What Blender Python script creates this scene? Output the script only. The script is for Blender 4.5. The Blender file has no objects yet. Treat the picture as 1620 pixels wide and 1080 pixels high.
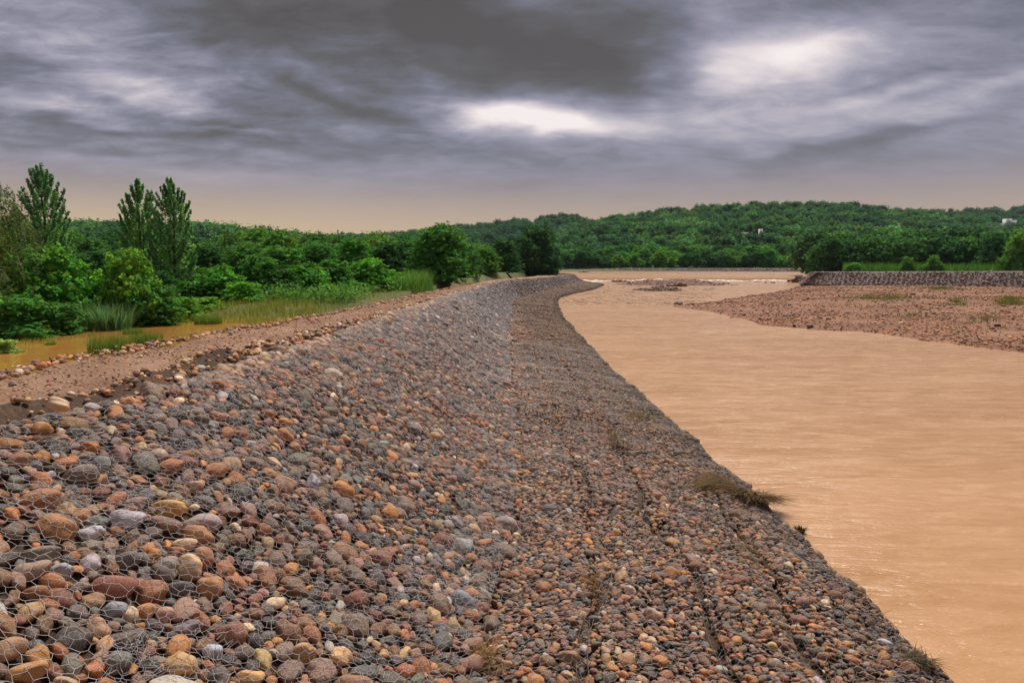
import bpy, bmesh, math, random
import numpy as np
from math import radians, sin, cos, tan, atan, atan2, pi, sqrt
from mathutils import Vector, Matrix, Euler

scene = bpy.context.scene
COL = scene.collection
rng = np.random.default_rng(7)
random.seed(7)

# ------------------------------------------------------------------ camera, light, exposure
CAM_Z = 4.7
PITCH = radians(6.864)
F = 1080.0                                   # focal length in photo pixels (24 mm on 36 mm, 1620 px wide)
cam_d = bpy.data.cameras.new('camera'); cam_d.lens = 24; cam_d.sensor_width = 36
cam_d.clip_start = 0.05; cam_d.clip_end = 6000
cam = bpy.data.objects.new('camera', cam_d); COL.objects.link(cam)
cam.location = (0, 0, CAM_Z); cam.rotation_euler = (pi/2 - PITCH, 0, 0)
scene.camera = cam

EXPO = 1.6
scene.view_settings.view_transform = 'Standard'; scene.view_settings.look = 'None'
scene.view_settings.gamma = 1; scene.view_settings.exposure = EXPO
scene.view_settings.use_curve_mapping = False
scene.cycles.max_bounces = 6; scene.cycles.diffuse_bounces = 3; scene.cycles.glossy_bounces = 2
scene.cycles.transmission_bounces = 3; scene.cycles.transparent_max_bounces = 4; scene.cycles.volume_bounces = 0
scene.cycles.caustics_reflective = False; scene.cycles.caustics_refractive = False
scene.cycles.use_denoising = True
scene.render.threads_mode = 'AUTO'

SUN_EL, SUN_AZ = radians(60), radians(22)    # azimuth measured from the view direction towards the right
sun_d = bpy.data.lights.new('sun', 'SUN'); sun_d.energy = 1.5; sun_d.angle = radians(15); sun_d.color = (1.0, 0.93, 0.86)
sun = bpy.data.objects.new('sun', sun_d); COL.objects.link(sun)
sun_dir = Vector((sin(SUN_AZ)*cos(SUN_EL), cos(SUN_AZ)*cos(SUN_EL), sin(SUN_EL)))
sun.rotation_euler = sun_dir.to_track_quat('Z', 'Y').to_euler(); sun.location = (20, 30, 60)

def pix_dir(u, v):
    a = (u-810)/F; b = (540-v)/F
    return np.array([a, cos(PITCH)+b*sin(PITCH), -sin(PITCH)+b*cos(PITCH)])
def P(u, v, z):
    d = pix_dir(u, v); t = (z-CAM_Z)/d[2]
    return np.array([d[0]*t, d[1]*t, z])
def project(p):
    p = np.asarray(p, float); x = p[..., 0]; y = p[..., 1]; z = p[..., 2]-CAM_Z
    dep = y*cos(PITCH) - z*sin(PITCH); up = y*sin(PITCH) + z*cos(PITCH)
    return 810+F*x/dep, 540-F*up/dep, dep

# ------------------------------------------------------------------ node helper
class NT:
    def __init__(s, tree): s.t = tree; s.n = tree.nodes; s.l = tree.links
    def add(s, typ, **kw):
        n = s.n.new(typ)
        for k, v in kw.items(): setattr(n, k, v)
        return n
    def put(s, sock, val):
        if hasattr(val, 'is_output') or isinstance(val, bpy.types.NodeSocket): s.l.new(val, sock)
        elif val is not None: sock.default_value = val
    def math(s, op, a, b=None, c=None, clamp=False):
        n = s.add('ShaderNodeMath', operation=op); n.use_clamp = clamp
        s.put(n.inputs[0], a)
        if b is not None: s.put(n.inputs[1], b)
        if c is not None: s.put(n.inputs[2], c)
        return n.outputs[0]
    def vmath(s, op, a, b=None):
        n = s.add('ShaderNodeVectorMath', operation=op); s.put(n.inputs[0], a)
        if b is not None: s.put(n.inputs[1], b)
        return n.outputs[0]
    def noise(s, vec, scale, detail=3, rough=0.5, out=0, dist=0.0):
        n = s.add('ShaderNodeTexNoise'); s.put(n.inputs['Vector'], vec)
        n.inputs['Scale'].default_value = scale; n.inputs['Detail'].default_value = detail
        n.inputs['Roughness'].default_value = rough; n.inputs['Distortion'].default_value = dist
        return n.outputs[out]
    def ramp(s, fac, stops, interp='LINEAR'):
        n = s.add('ShaderNodeValToRGB'); n.color_ramp.interpolation = interp
        cr = n.color_ramp
        while len(cr.elements) < len(stops): cr.elements.new(0.5)
        for e, (p, c) in zip(cr.elements, stops):
            e.position = p; e.color = (c[0], c[1], c[2], 1) if not isinstance(c, (int, float)) else (c, c, c, 1)
        s.put(n.inputs[0], fac); return n.outputs[0]
    def mix(s, fac, a, b, blend='MIX'):
        n = s.add('ShaderNodeMix', data_type='RGBA', blend_type=blend); s.put(n.inputs[0], fac)
        s.put(n.inputs[6], a); s.put(n.inputs[7], b); return n.outputs[2]
    def mapr(s, v, a, b, c, d, interp='SMOOTHSTEP'):
        n = s.add('ShaderNodeMapRange', interpolation_type=interp); n.clamp = True
        for i, x in enumerate((v, a, b, c, d)): s.put(n.inputs[i], x)
        return n.outputs[0]
def rgba(c): return (c[0], c[1], c[2], 1.0)
def srgb(r, g, b):
    f = lambda c: ((c/255+0.055)/1.055)**2.4 if c > 10 else c/255/12.92
    return (f(r), f(g), f(b))

# ------------------------------------------------------------------ world: overcast cloud deck over a Nishita sky
world = bpy.data.worlds.new('World'); scene.world = world; world.use_nodes = True
w = NT(world.node_tree); w.n.clear()
tc = w.add('ShaderNodeTexCoord'); sep = w.add('ShaderNodeSeparateXYZ'); w.l.new(tc.outputs['Generated'], sep.inputs[0])
DX, DY, DZ = sep.outputs
AZ = w.math('ARCTAN2', DX, DY)
EL = w.math('ARCSINE', w.math('MINIMUM', w.math('MAXIMUM', DZ, -1.0), 1.0))
# cloud-deck coordinates: the direction cut by a layer overhead, so streaks crowd towards the horizon
den = w.math('ADD', w.math('MAXIMUM', DZ, 0.0), 0.20)
cmb = w.add('ShaderNodeCombineXYZ'); w.put(cmb.inputs[0], w.math('DIVIDE', DX, den)); w.put(cmb.inputs[1], w.math('DIVIDE', DY, den))
deck = cmb.outputs[0]
warp_n = w.noise(deck, 1.3, 4, 0.55, out=1)
warp = w.vmath('SUBTRACT', warp_n, (0.5, 0.5, 0.5))
wsep = w.add('ShaderNodeSeparateXYZ'); w.l.new(warp, wsep.inputs[0])
AZw = w.math('MULTIPLY_ADD', wsep.outputs[0], 0.22, AZ)
ELw = w.math('MULTIPLY_ADD', wsep.outputs[1], 0.11, EL)
BLOBS = [  # photo u, v, half sizes, tilt, strength: where the cloud cover is thin (+) or thick (-)
 (795,165,100,30,10,0.46),(850,188,75,22,12,0.40),(905,205,70,15,8,0.24),(850,235,420,34,0,0.10),(1230,185,260,40,0,0.08),(1500,150,160,40,0,0.06),(300,265,500,24,0,0.07),(745,158,40,10,8,0.16),
 (1210,84,130,30,-4,0.46),(1120,55,50,34,42,0.22),(1300,70,110,28,-8,0.22),(1420,45,170,34,-10,0.12),
 (1590,118,95,18,-10,0.18),(1400,136,100,9,-8,0.10),(1500,85,150,30,-10,0.08),
 (835,10,70,24,0,0.22),(225,138,170,30,8,0.20),(90,78,150,18,-4,0.14),(66,150,100,10,4,0.20),(240,122,60,10,0,0.08),(330,162,50,12,15,0.12),
 (370,206,90,5,4,0.14),(450,210,60,5,3,0.12),(1150,165,230,45,4,0.10),(1000,185,150,36,0,0.09),(560,135,90,14,20,0.10),(640,90,60,10,35,0.08),
 (700,35,270,52,10,-0.36),(760,86,170,26,8,-0.22),(420,36,240,34,14,-0.22),(960,90,85,34,20,-0.26),(1010,28,150,24,12,-0.20),
 (470,118,110,16,20,-0.16),(600,165,120,24,22,-0.18),(570,225,270,22,4,-0.17),(180,186,220,8,4,-0.15),(60,190,110,9,2,-0.12),
 (100,112,120,8,6,-0.10),(320,238,260,9,4,-0.08),(60,215,170,8,2,-0.10),(290,178,150,7,8,-0.10),
 (1360,222,120,16,-4,-0.17),(1180,238,100,12,6,-0.09),(1490,208,140,10,-10,-0.05),(1400,112,100,9,-8,-0.08),(1150,250,150,10,8,-0.08),
]
acc = None
for (u, v, ru, rv, rot, A) in BLOBS:
    d = pix_dir(u, v); az0 = atan2(d[0], d[1]); el0 = atan2(d[2], sqrt(d[0]**2+d[1]**2))
    ks = cos(az0)                                   # a photo pixel covers less angle off axis
    sa = ru/F*ks*ks; se = rv/F*ks
    r = radians(-rot)
    dx = w.math('SUBTRACT', AZw, az0); dy = w.math('SUBTRACT', ELw, el0)
    px = w.math('ADD', w.math('MULTIPLY', dx, cos(r)/sa), w.math('MULTIPLY', dy, sin(r)/sa))
    py = w.math('ADD', w.math('MULTIPLY', dx, -sin(r)/se), w.math('MULTIPLY', dy, cos(r)/se))
    d2 = w.math('ADD', w.math('MULTIPLY', px, px), w.math('MULTIPLY', py, py))
    g = w.math('MULTIPLY', w.math('EXPONENT', w.math('MULTIPLY', d2, -0.9)), A)
    acc = g if acc is None else w.math('ADD', acc, g)
# streaks and billows in the deck
mp = w.add('ShaderNodeMapping'); w.l.new(deck, mp.inputs[0]); mp.inputs['Scale'].default_value = (0.95, 1.5, 1); mp.inputs['Rotation'].default_value = (0, 0, radians(-12))
n1 = w.noise(mp.outputs[0], 1.5, 8, 0.56, dist=0.5)
n2 = w.noise(mp.outputs[0], 4.0, 6, 0.6, dist=0.6); n3w = w.noise(mp.outputs[0], 10.0, 6, 0.62, dist=0.5)
lowfade = w.mapr(EL, radians(4), radians(12), 0.25, 1.0)
st = w.math('ADD', w.math('MULTIPLY', w.math('SUBTRACT', n1, 0.5), 0.66), w.math('ADD', w.math('MULTIPLY', w.math('SUBTRACT', n2, 0.5), 0.42), w.math('MULTIPLY', w.math('SUBTRACT', n3w, 0.5), 0.22)))
leftfac = w.mapr(AZ, radians(-40), radians(12), 1.25, 0.7)
st = w.math('MULTIPLY', w.math('MULTIPLY', st, lowfade), w.math('MULTIPLY', leftfac, 1.18))
B = w.math('ADD', w.math('ADD', acc, st), 0.395)
ccol = w.ramp(B, [(0.0, srgb(80,73,67)), (0.17, srgb(92,88,88)), (0.34, srgb(114,113,126)), (0.50, srgb(148,145,162)), (0.68, srgb(190,183,192)), (0.90, srgb(236,224,224)), (1.0, srgb(250,240,238))])
hor = w.mapr(EL, radians(2.5), radians(9.5), 1.0, 0.0)
hor2 = w.mapr(EL, radians(0.9), radians(7.4), 1.0, 0.0)
azf = w.mapr(AZ, radians(-30), radians(24), 0.0, 1.0)
peach = w.mix(azf, rgba(srgb(214,184,143)), rgba(srgb(190,163,136)))
c1 = w.mix(w.math('MULTIPLY', hor, 0.6), ccol, rgba(srgb(158,144,148)))
c2 = w.mix(w.math('MULTIPLY', hor2, 0.92), c1, peach)
low = w.mapr(EL, radians(-6), radians(-0.5), 0.0, 1.0)
c3 = w.mix(low, rgba((0.10, 0.08, 0.06)), c2)
skyt = w.add('ShaderNodeTexSky', sky_type='NISHITA'); skyt.sun_disc = False; skyt.sun_elevation = SUN_EL; skyt.sun_rotation = SUN_AZ
bg1 = w.add('ShaderNodeBackground'); w.l.new(skyt.outputs[0], bg1.inputs[0]); bg1.inputs[1].default_value = 0.05
bg2 = w.add('ShaderNodeBackground'); w.l.new(c3, bg2.inputs[0]); bg2.inputs[1].default_value = 2**(-EXPO)
mx = w.add('ShaderNodeMixShader'); mx.inputs[0].default_value = 0.96
w.l.new(bg1.outputs[0], mx.inputs[1]); w.l.new(bg2.outputs[0], mx.inputs[2])
wo = w.add('ShaderNodeOutputWorld'); w.l.new(mx.outputs[0], wo.inputs[0])
world.cycles.sampling_method = 'MANUAL'; world.cycles.sample_map_resolution = 512

# ------------------------------------------------------------------ mesh helpers
def mesh_from(name, V, faces, smooth=False, attr=None):
    """V (n,3); faces: one (m,k) array or a list of such; attr {name: (n,3) or (n,) point data}"""
    if not isinstance(faces, (list, tuple)): faces = [faces]
    faces = [np.asarray(f, np.int64) for f in faces if len(f)]
    me = bpy.data.meshes.new(name)
    V = np.asarray(V, np.float32)
    me.vertices.add(len(V)); me.vertices.foreach_set('co', V.ravel())
    loops = np.concatenate([f.ravel() for f in faces]).astype(np.int32)
    tot = np.concatenate([np.full(len(f), f.shape[1], np.int32) for f in faces])
    start = np.concatenate([[0], np.cumsum(tot)[:-1]]).astype(np.int32)
    me.loops.add(len(loops)); me.loops.foreach_set('vertex_index', loops)
    me.polygons.add(len(tot)); me.polygons.foreach_set('loop_start', start)
    if smooth: me.polygons.foreach_set('use_smooth', np.ones(len(tot), bool))
    me.update(calc_edges=True)
    for k, a in (attr or {}).items():
        a = np.asarray(a, np.float32)
        at = me.color_attributes.new(k, 'FLOAT_COLOR', 'POINT')
        if a.ndim == 1: a = np.repeat(a[:, None], 3, 1)
        at.data.foreach_set('color', np.concatenate([a, np.ones((len(a), 1), np.float32)], 1).ravel())
    return me
def link(name, me, mat=None, parent=None, loc=None, color=None):
    o = bpy.data.objects.new(name, me); COL.objects.link(o)
    if mat is not None and me is not None and not me.materials: me.materials.append(mat)
    if parent: o.parent = parent
    if loc is not None: o.location = loc
    if color is not None: o.color = (*color, 1)
    return o
def tag(o, label, cat, group=None):
    o['label'] = label; o['category'] = cat
    if group: o['group'] = group
    return o
def kind(o, k, label=None):
    o['kind'] = k
    if label: o['label'] = label
    return o
def empty(name, loc=(0, 0, 0)):
    o = bpy.data.objects.new(name, None); COL.objects.link(o); o.location = loc; o.empty_display_size = 0.2; return o
class Acc:
    """collects pieces into one mesh"""
    def __init__(s): s.V = []; s.Fq = []; s.Ft = []; s.C = []; s.n = 0
    def add(s, V, F, C=None):
        V = np.asarray(V, float); F = np.asarray(F, np.int64)
        (s.Fq if F.shape[1] == 4 else s.Ft).append(F+s.n)
        s.V.append(V); s.n += len(V)
        c = np.ones((len(V), 3)) if C is None else np.broadcast_to(np.asarray(C, float), (len(V), 3))
        s.C.append(c)
    def mesh(s, name, smooth=False):
        F = [np.concatenate(f) for f in (s.Fq, s.Ft) if f]
        return mesh_from(name, np.concatenate(s.V), F, smooth, {'tint': np.concatenate(s.C)})
def grid_mesh(name, XYZ, smooth=True, attr=None):
    n, m = XYZ.shape[:2]
    idx = np.arange(n*m).reshape(n, m)
    f = np.stack([idx[:-1, :-1], idx[1:, :-1], idx[1:, 1:], idx[:-1, 1:]], -1).reshape(-1, 4)
    return mesh_from(name, XYZ.reshape(-1, 3), f, smooth, attr)
def tube(path, radii, sides=7):
    path = np.asarray(path, float); n = len(path)
    tg = np.gradient(path, axis=0); tg /= np.linalg.norm(tg, axis=1)[:, None]+1e-9
    up = np.array([0.31, 0.95, 0.05]) if abs(tg[0][2]) > 0.6 else np.array([0, 0, 1.0])
    a = np.cross(tg, up); a /= np.linalg.norm(a, axis=1)[:, None]+1e-9
    b = np.cross(tg, a)
    th = np.arange(sides)*2*pi/sides
    r = np.asarray(radii)[:, None, None]
    V = path[:, None] + r*(np.cos(th)[None, :, None]*a[:, None] + np.sin(th)[None, :, None]*b[:, None])
    idx = np.arange(n*sides).reshape(n, sides); nx = np.roll(idx, -1, 1)
    f = np.stack([idx[:-1], nx[:-1], nx[1:], idx[1:]], -1).reshape(-1, 4)
    return V.reshape(-1, 3), f
def box(x0, x1, y0, y1, z0, z1):
    V = [(x, y, z) for x in (x0, x1) for y in (y0, y1) for z in (z0, z1)]
    F = [(0,1,3,2),(4,6,7,5),(0,4,5,1),(2,3,7,6),(0,2,6,4),(1,5,7,3)]
    return V, F
def vnoise(x, y, s, seed=0):
    """smooth value noise in numpy"""
    r = np.random.default_rng(seed).random((64, 64))
    x = np.asarray(x)/s; y = np.asarray(y)/s
    xi = np.floor(x).astype(int); yi = np.floor(y).astype(int); fx = x-xi; fy = y-yi
    fx = fx*fx*(3-2*fx); fy = fy*fy*(3-2*fy)
    g = lambda a, b: r[a % 64, b % 64]
    return (g(xi, yi)*(1-fx)+g(xi+1, yi)*fx)*(1-fy)+(g(xi, yi+1)*(1-fx)+g(xi+1, yi+1)*fx)*fy-0.5

# ------------------------------------------------------------------ materials
def new_mat(name):
    m = bpy.data.materials.new(name); m.use_nodes = True; t = NT(m.node_tree); t.n.clear()
    out = t.add('ShaderNodeOutputMaterial'); b = t.add('ShaderNodeBsdfPrincipled'); t.l.new(b.outputs[0], out.inputs[0])
    geo = t.add('ShaderNodeNewGeometry'); return m, t, b, geo.outputs['Position'], out
def bump(t, b, h, strength=0.4, dist=0.02):
    n = t.add('ShaderNodeBump'); n.inputs['Strength'].default_value = strength; n.inputs['Distance'].default_value = dist
    t.put(n.inputs['Height'], h); t.l.new(n.outputs[0], b.inputs['Normal']); return n
def own_colour(t):
    """the object's own colour times the per-piece colour stored in the mesh"""
    oi = t.add('ShaderNodeObjectInfo'); at = t.add('ShaderNodeAttribute'); at.attribute_name = 'tint'
    return t.mix(1.0, oi.outputs['Color'], at.outputs['Color'], 'MULTIPLY')
def mat_stone():
    m, t, b, pos, out = new_mat('river_stone')
    c = own_colour(t)
    oi = t.add('ShaderNodeObjectInfo')
    p2 = t.vmath('ADD', pos, oi.outputs['Random'])
    n = t.noise(p2, 9, 5, 0.62); n2 = t.noise(p2, 85, 5, 0.7); n3 = t.noise(p2, 26, 4, 0.6, dist=1.2)
    f = t.math('ADD', t.math('MULTIPLY', n, 0.6), t.math('ADD', t.math('MULTIPLY', n2, 0.75), 0.28))
    c = t.mix(1.0, c, t.ramp(f, [(0.3, 0.30), (0.62, 0.72), (1.0, 1.25)]), 'MULTIPLY')
    c = t.mix(t.math('MULTIPLY', t.mapr(n3, 0.54, 0.68, 0, 1), 0.5), c, rgba((0.17, 0.095, 0.052)))
    wv = t.add('ShaderNodeTexWave'); t.put(wv.inputs['Vector'], p2); wv.inputs['Scale'].default_value = 9; wv.inputs['Distortion'].default_value = 14; wv.inputs['Detail'].default_value = 3; wv.inputs['Detail Scale'].default_value = 2
    c = t.mix(t.math('MULTIPLY', t.mapr(wv.outputs['Fac'], 0.86, 0.97, 0, 1), 0.28), c, rgba((0.5, 0.43, 0.36)))
    t.put(b.inputs['Base Color'], c)
    t.put(b.inputs['Roughness'], t.mapr(n, 0.3, 0.7, 0.5, 0.85)); b.inputs['Specular IOR Level'].default_value = 0.35
    bump(t, b, t.math('ADD', t.math('MULTIPLY', n2, 0.6), n3), 0.6, 0.014)
    return m
def mat_soil(name, dark, mid, light, sc=3.0, st=0.6):
    m, t, b, pos, out = new_mat(name)
    n = t.noise(pos, sc*0.25, 5, 0.6); n2 = t.noise(pos, sc*5, 5, 0.65); 
    f = t.math('ADD', t.math('MULTIPLY', n, 0.6), t.math('MULTIPLY', n2, 0.45))
    t.put(b.inputs['Base Color'], t.ramp(f, [(0.32, dark), (0.52, mid), (0.74, light)]))
    b.inputs['Roughness'].default_value = 0.85; b.inputs['Specular IOR Level'].default_value = 0.25
    bump(t, b, t.math('ADD', n2, t.math('MULTIPLY', t.noise(pos, sc*18, 3, 0.6), 0.4)), st, 0.05)
    return m
def mat_gabion_far():
    m, t, b, pos, out = new_mat('gabion_far_stone')
    v = t.add('ShaderNodeTexVoronoi'); t.put(v.inputs['Vector'], pos); v.inputs['Scale'].default_value = 5.5
    c = t.ramp(t.math('FRACT', t.math('MULTIPLY', v.outputs['Color'], 3.3)), [(0, (0.14, 0.105, 0.09)), (0.5, (0.20, 0.15, 0.13)), (0.85, (0.25, 0.18, 0.145)), (1, (0.35, 0.29, 0.25))])
    t.put(b.inputs['Base Color'], c); b.inputs['Roughness'].default_value = 0.8
    bump(t, b, t.math('SUBTRACT', 1.0, v.outputs['Distance']), 0.8, 0.12); return m
def mat_leaf(name, trans=0.35, gain=1.0):
    m, t, b, pos, out = new_mat(name)
    c = t.mix(1.0, own_colour(t), rgba((gain,)*3), 'MULTIPLY')
    t.put(b.inputs['Base Color'], c); b.inputs['Roughness'].default_value = 0.75; b.inputs['Specular IOR Level'].default_value = 0.12
    tr = t.add('ShaderNodeBsdfTranslucent'); t.put(tr.inputs['Color'], t.mix(1.0, c, rgba((1.15, 1.25, 0.6)), 'MULTIPLY'))
    mxs = t.add('ShaderNodeMixShader'); mxs.inputs[0].default_value = trans
    t.l.new(b.outputs[0], mxs.inputs[1]); t.l.new(tr.outputs[0], mxs.inputs[2]); t.l.new(mxs.outputs[0], out.inputs[0]); return m
def mat_plain(name, c, rough=0.7, metal=0.0, noise_amt=0.3, sc=12.0):
    m, t, b, pos, out = new_mat(name)
    n = t.noise(pos, sc, 4, 0.6)
    t.put(b.inputs['Base Color'], t.mix(1.0, rgba(c), t.ramp(n, [(0.25, 1-noise_amt), (0.75, 1+noise_amt*0.5)]), 'MULTIPLY'))
    b.inputs['Roughness'].default_value = rough; b.inputs['Metallic'].default_value = metal
    bump(t, b, n, 0.3, 0.01); return m
def mat_bark():
    m, t, b, pos, out = new_mat('bark')
    mp = t.add('ShaderNodeMapping'); t.l.new(pos, mp.inputs[0]); mp.inputs['Scale'].default_value = (6, 6, 1.2)
    n = t.noise(mp.outputs[0], 3, 5, 0.65)
    t.put(b.inputs['Base Color'], t.ramp(n, [(0.3, (0.035, 0.025, 0.018)), (0.7, (0.13, 0.10, 0.075))])); b.inputs['Roughness'].default_value = 0.9
    bump(t, b, n, 0.6, 0.03); return m
def mat_water(name, dark, light, rough, ripple, flow, streak=0.5):
    m, t, b, pos, out = new_mat(name)
    mp = t.add('ShaderNodeMapping'); t.l.new(pos, mp.inputs[0]); mp.inputs['Scale'].default_value = flow; mp.inputs['Rotation'].default_value = (0, 0, radians(8))
    q = mp.outputs[0]
    n = t.noise(q, 0.35, 5, 0.6, dist=0.6); n2 = t.noise(q, 1.6, 5, 0.62, dist=0.8); n3 = t.noise(q, 7.0, 4, 0.6, dist=0.4)
    big = t.noise(q, 0.09, 3, 0.5, dist=1.5)
    f = t.math('ADD', t.math('MULTIPLY', n, 0.4), t.math('ADD', t.math('MULTIPLY', n2, 0.3), t.math('MULTIPLY', big, 0.3)))
    c = t.ramp(f, [(0.36, dark), (0.64, light)])
    fl = t.mapr(t.math('ADD', n3, t.math('MULTIPLY', n2, 0.5)), 0.88, 1.05, 0.0, streak)
    c = t.mix(fl, c, rgba((min(1, light[0]*1.35), light[1]*1.5, light[2]*1.7)))
    t.put(b.inputs['Base Color'], c); t.put(b.inputs['Roughness'], t.mapr(n2, 0.3, 0.7, rough*0.7, rough*1.3))
    b.inputs['IOR'].default_value = 1.36; b.inputs['Specular IOR Level'].default_value = 0.6
    h = t.math('ADD', t.math('MULTIPLY', n2, 0.9), t.math('ADD', t.math('MULTIPLY', n3, 0.45), t.math('MULTIPLY', n, 1.2)))
    bump(t, b, h, ripple, 0.14); return m
M = {}
M['stone'] = mat_stone()
M['soil'] = mat_soil('dark_bank_soil', (0.035, 0.022, 0.014), (0.085, 0.05, 0.03), (0.19, 0.115, 0.065), 4.0, 0.8)
M['road'] = mat_soil('gravelly_road_mud', (0.17, 0.088, 0.052), (0.33, 0.188, 0.115), (0.50, 0.32, 0.21), 4.0, 0.9)
M['bar'] = mat_soil('gravel_bar_stones', (0.10, 0.05, 0.03), (0.25, 0.12, 0.066), (0.42, 0.225, 0.125), 1.6, 1.0)
M['soil_wet'] = mat_soil('wet_gravel', (0.09, 0.05, 0.035), (0.17, 0.095, 0.065), (0.28, 0.165, 0.11), 3.0, 0.8)
M['plain'] = mat_soil('grassy_plain', (0.05, 0.06, 0.022), (0.11, 0.115, 0.035), (0.22, 0.17, 0.07), 1.2, 0.5)
M['hill'] = mat_soil('hill_undergrowth', (0.022, 0.055, 0.02), (0.045, 0.10, 0.032), (0.09, 0.15, 0.045), 0.2, 0.5)
M['gab'] = mat_gabion_far()
M['leaf'] = mat_leaf('leaf', 0.42, 1.95); M['blade'] = mat_leaf('grass_blade', 0.35, 1.25)
M['bark'] = mat_bark()
M['wire'] = mat_plain('galvanised_wire', (0.44, 0.41, 0.40), 0.6, 0.2, 0.5, 5); M['rust_wire'] = mat_plain('stained_wire', (0.17, 0.135, 0.11), 0.7, 0.2, 0.3, 30)
M['straw'] = mat_leaf('dead_straw', 0.15)
M['wood'] = mat_plain('wet_driftwood', (0.10, 0.065, 0.04), 0.75, 0, 0.5, 6)
M['white'] = mat_plain('white_render', (0.78, 0.78, 0.76), 0.7, 0, 0.1, 1.0)
M['roofm'] = mat_plain('pale_metal_roof', (0.62, 0.70, 0.70), 0.5, 0, 0.15, 1.0)
M['dark'] = mat_plain('dark_opening', (0.04, 0.045, 0.05), 0.4, 0, 0.1, 1.0)
M['river'] = mat_water('muddy_river', (0.42, 0.212, 0.082), (0.58, 0.335, 0.168), 0.23, 0.40, (0.5, 1.7, 1), 0.35)
M['fall'] = mat_plain('falling_muddy_water', (0.40, 0.22, 0.10), 0.75, 0, 0.35, 1.5); M['fall'].node_tree.nodes['Principled BSDF'].inputs['Specular IOR Level'].default_value = 0.15
M['pond'] = mat_water('muddy_pond', (0.40, 0.185, 0.04), (0.50, 0.25, 0.065), 0.07, 0.04, (0.6, 1.0, 1), 0.05)
def mat_foam():
    m, t, b, pos, out = new_mat('river_foam'); t.put(b.inputs['Base Color'], own_colour(t)); b.inputs['Roughness'].default_value = 0.7; bump(t, b, t.noise(pos, 6, 4, 0.6), 0.5, 0.05); return m
M['foam'] = mat_foam()
M['concrete'] = mat_plain('wet_concrete', (0.24, 0.17, 0.12), 0.6, 0, 0.3, 2)

# ------------------------------------------------------------------ bank sections: x of each line as a function of the distance Y
def curve(pts, z=None):
    q = np.array([P(p[0], p[1], p[2] if z is None else z) for p in pts]); q = q[np.argsort(q[:, 1])]; return q
Wp = curve([(1498,1078),(1413,995),(1336,918),(1272,858),(1234,820),(1195,782),(1115,718),(1059,663),(1012,620),(1002,614),(961,578),(933,548),(908,520),(891,503),(884,487),(881,475),(886,469),(913,462),(938,457),(956,450)], 0.12)
Cp = curve([(0,665,3.05),(187,633,3.08),(300,595,3.1),(400,562,3.1),(500,535,3.05),(633,492,2.95),(733,460,2.7),(800,443,2.5),(883,437,2.0),(907,433,1.9)])
Tp = curve([(750,1080),(780,980),(815,850),(825,720),(815,600),(808,520),(812,480),(835,458),(890,447),(925,444)], 0.55)
Rp = curve([(0,590,3.1),(66,572,3.1),(167,556,3.1),(260,540,3.1),(345,519,3.1),(433,505,3.08),(487,497,3.05),(587,480,2.95),(667,463,2.8),(733,450,2.6),(783,442,2.45),(850,435,2.0)])
YY = np.linspace(-6, 175, 725)
def ext(q, y0x, endx):
    """x(Y) over YY: given points, extrapolated to behind the camera and bent back to the left past the end"""
    y = q[:, 1]; x = q[:, 0]
    s0 = (x[2]-x[0])/(y[2]-y[0])*0.6
    xs = np.concatenate([[x[0]+s0*(-6-y[0])], x, [endx[1]]]); ys = np.concatenate([[-6], y, [endx[0]]])
    v = np.interp(YY, ys, xs)
    k = np.hanning(15); k /= k.sum()
    return np.convolve(np.pad(v, 7, 'edge'), k, 'valid')
yl = Wp[-1, 1]
XW = ext(Wp, 0, (yl+24, Wp[-1, 0]-8)); XC = ext(Cp, 0, (yl+24, Cp[-1, 0]-7)); XT = ext(Tp, 0, (yl+24, Tp[-1, 0]-7.5)); XR = ext(Rp, 0, (yl+24, Rp[-1, 0]-3))
XT = np.minimum(np.maximum(XT, XC+1.2), XW-0.6)
XR = np.minimum(XR, XC-1.3)
ZC = np.interp(YY, np.concatenate([[-6], Cp[:, 1], [175]]), np.concatenate([[3.05], Cp[:, 2], [1.7]]))
k_ = np.hanning(31); k_ /= k_.sum(); ZC = np.convolve(np.pad(ZC, 15, 'edge'), k_, 'valid')
fXW = lambda y: np.interp(y, YY, XW); fXC = lambda y: np.interp(y, YY, XC); fXT = lambda y: np.interp(y, YY, XT); fXR = lambda y: np.interp(y, YY, XR); fZC = lambda y: np.interp(y, YY, ZC)
ZT = 0.55
SEAMS = (0.24, 0.50, 0.76)
def wander(y, k): return 0.035*np.sin(y*0.55+k*9)+0.02*np.sin(y*1.7+k*23)
def bank(y, t):
    """point on the gabion surface: t 0..1 from crest to toe, 1..2 from toe to the water, beyond 2 under water"""
    y, t = np.broadcast_arrays(np.asarray(y, float), np.asarray(t, float))
    y = np.asarray(y, float); t = np.asarray(t, float)
    xc, xt, xw, zc = fXC(y), fXT(y), fXW(y), fZC(y)
    a = np.clip(t, 0, 1); b = np.clip(t-1, 0, 1); c = np.clip(t-2, 0, 1)
    x = xc+(xt-xc)*a+(xw-xt)*b+c*0.9
    # a slope that rounds over at the crest and eases out at the toe
    s = a-0.045*np.sin(2*pi*a)
    z = zc-0.05*np.clip(1-a*6, 0, 1)*np.clip((20-y)/6, 0, 1)+(ZT-zc)*s-(ZT-0.14)*(0.25*b+0.75*b**3)-c*0.9
    z = z+0.16*vnoise(x*1.0+40, y, 1.7, 3)*np.clip(a*4, 0, 1)+0.10*vnoise(x+9, y, 0.6, 4)*np.clip(a*6, 0, 1)
    for sm in SEAMS: z = z-0.08*np.clip((17-y)/6, 0, 1)*np.exp(-((b-sm-wander(y, sm))*(xw-xt)/0.09)**2)*(b > 0)*(b < 1)
    return np.stack([x, y, z], -1)
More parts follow.
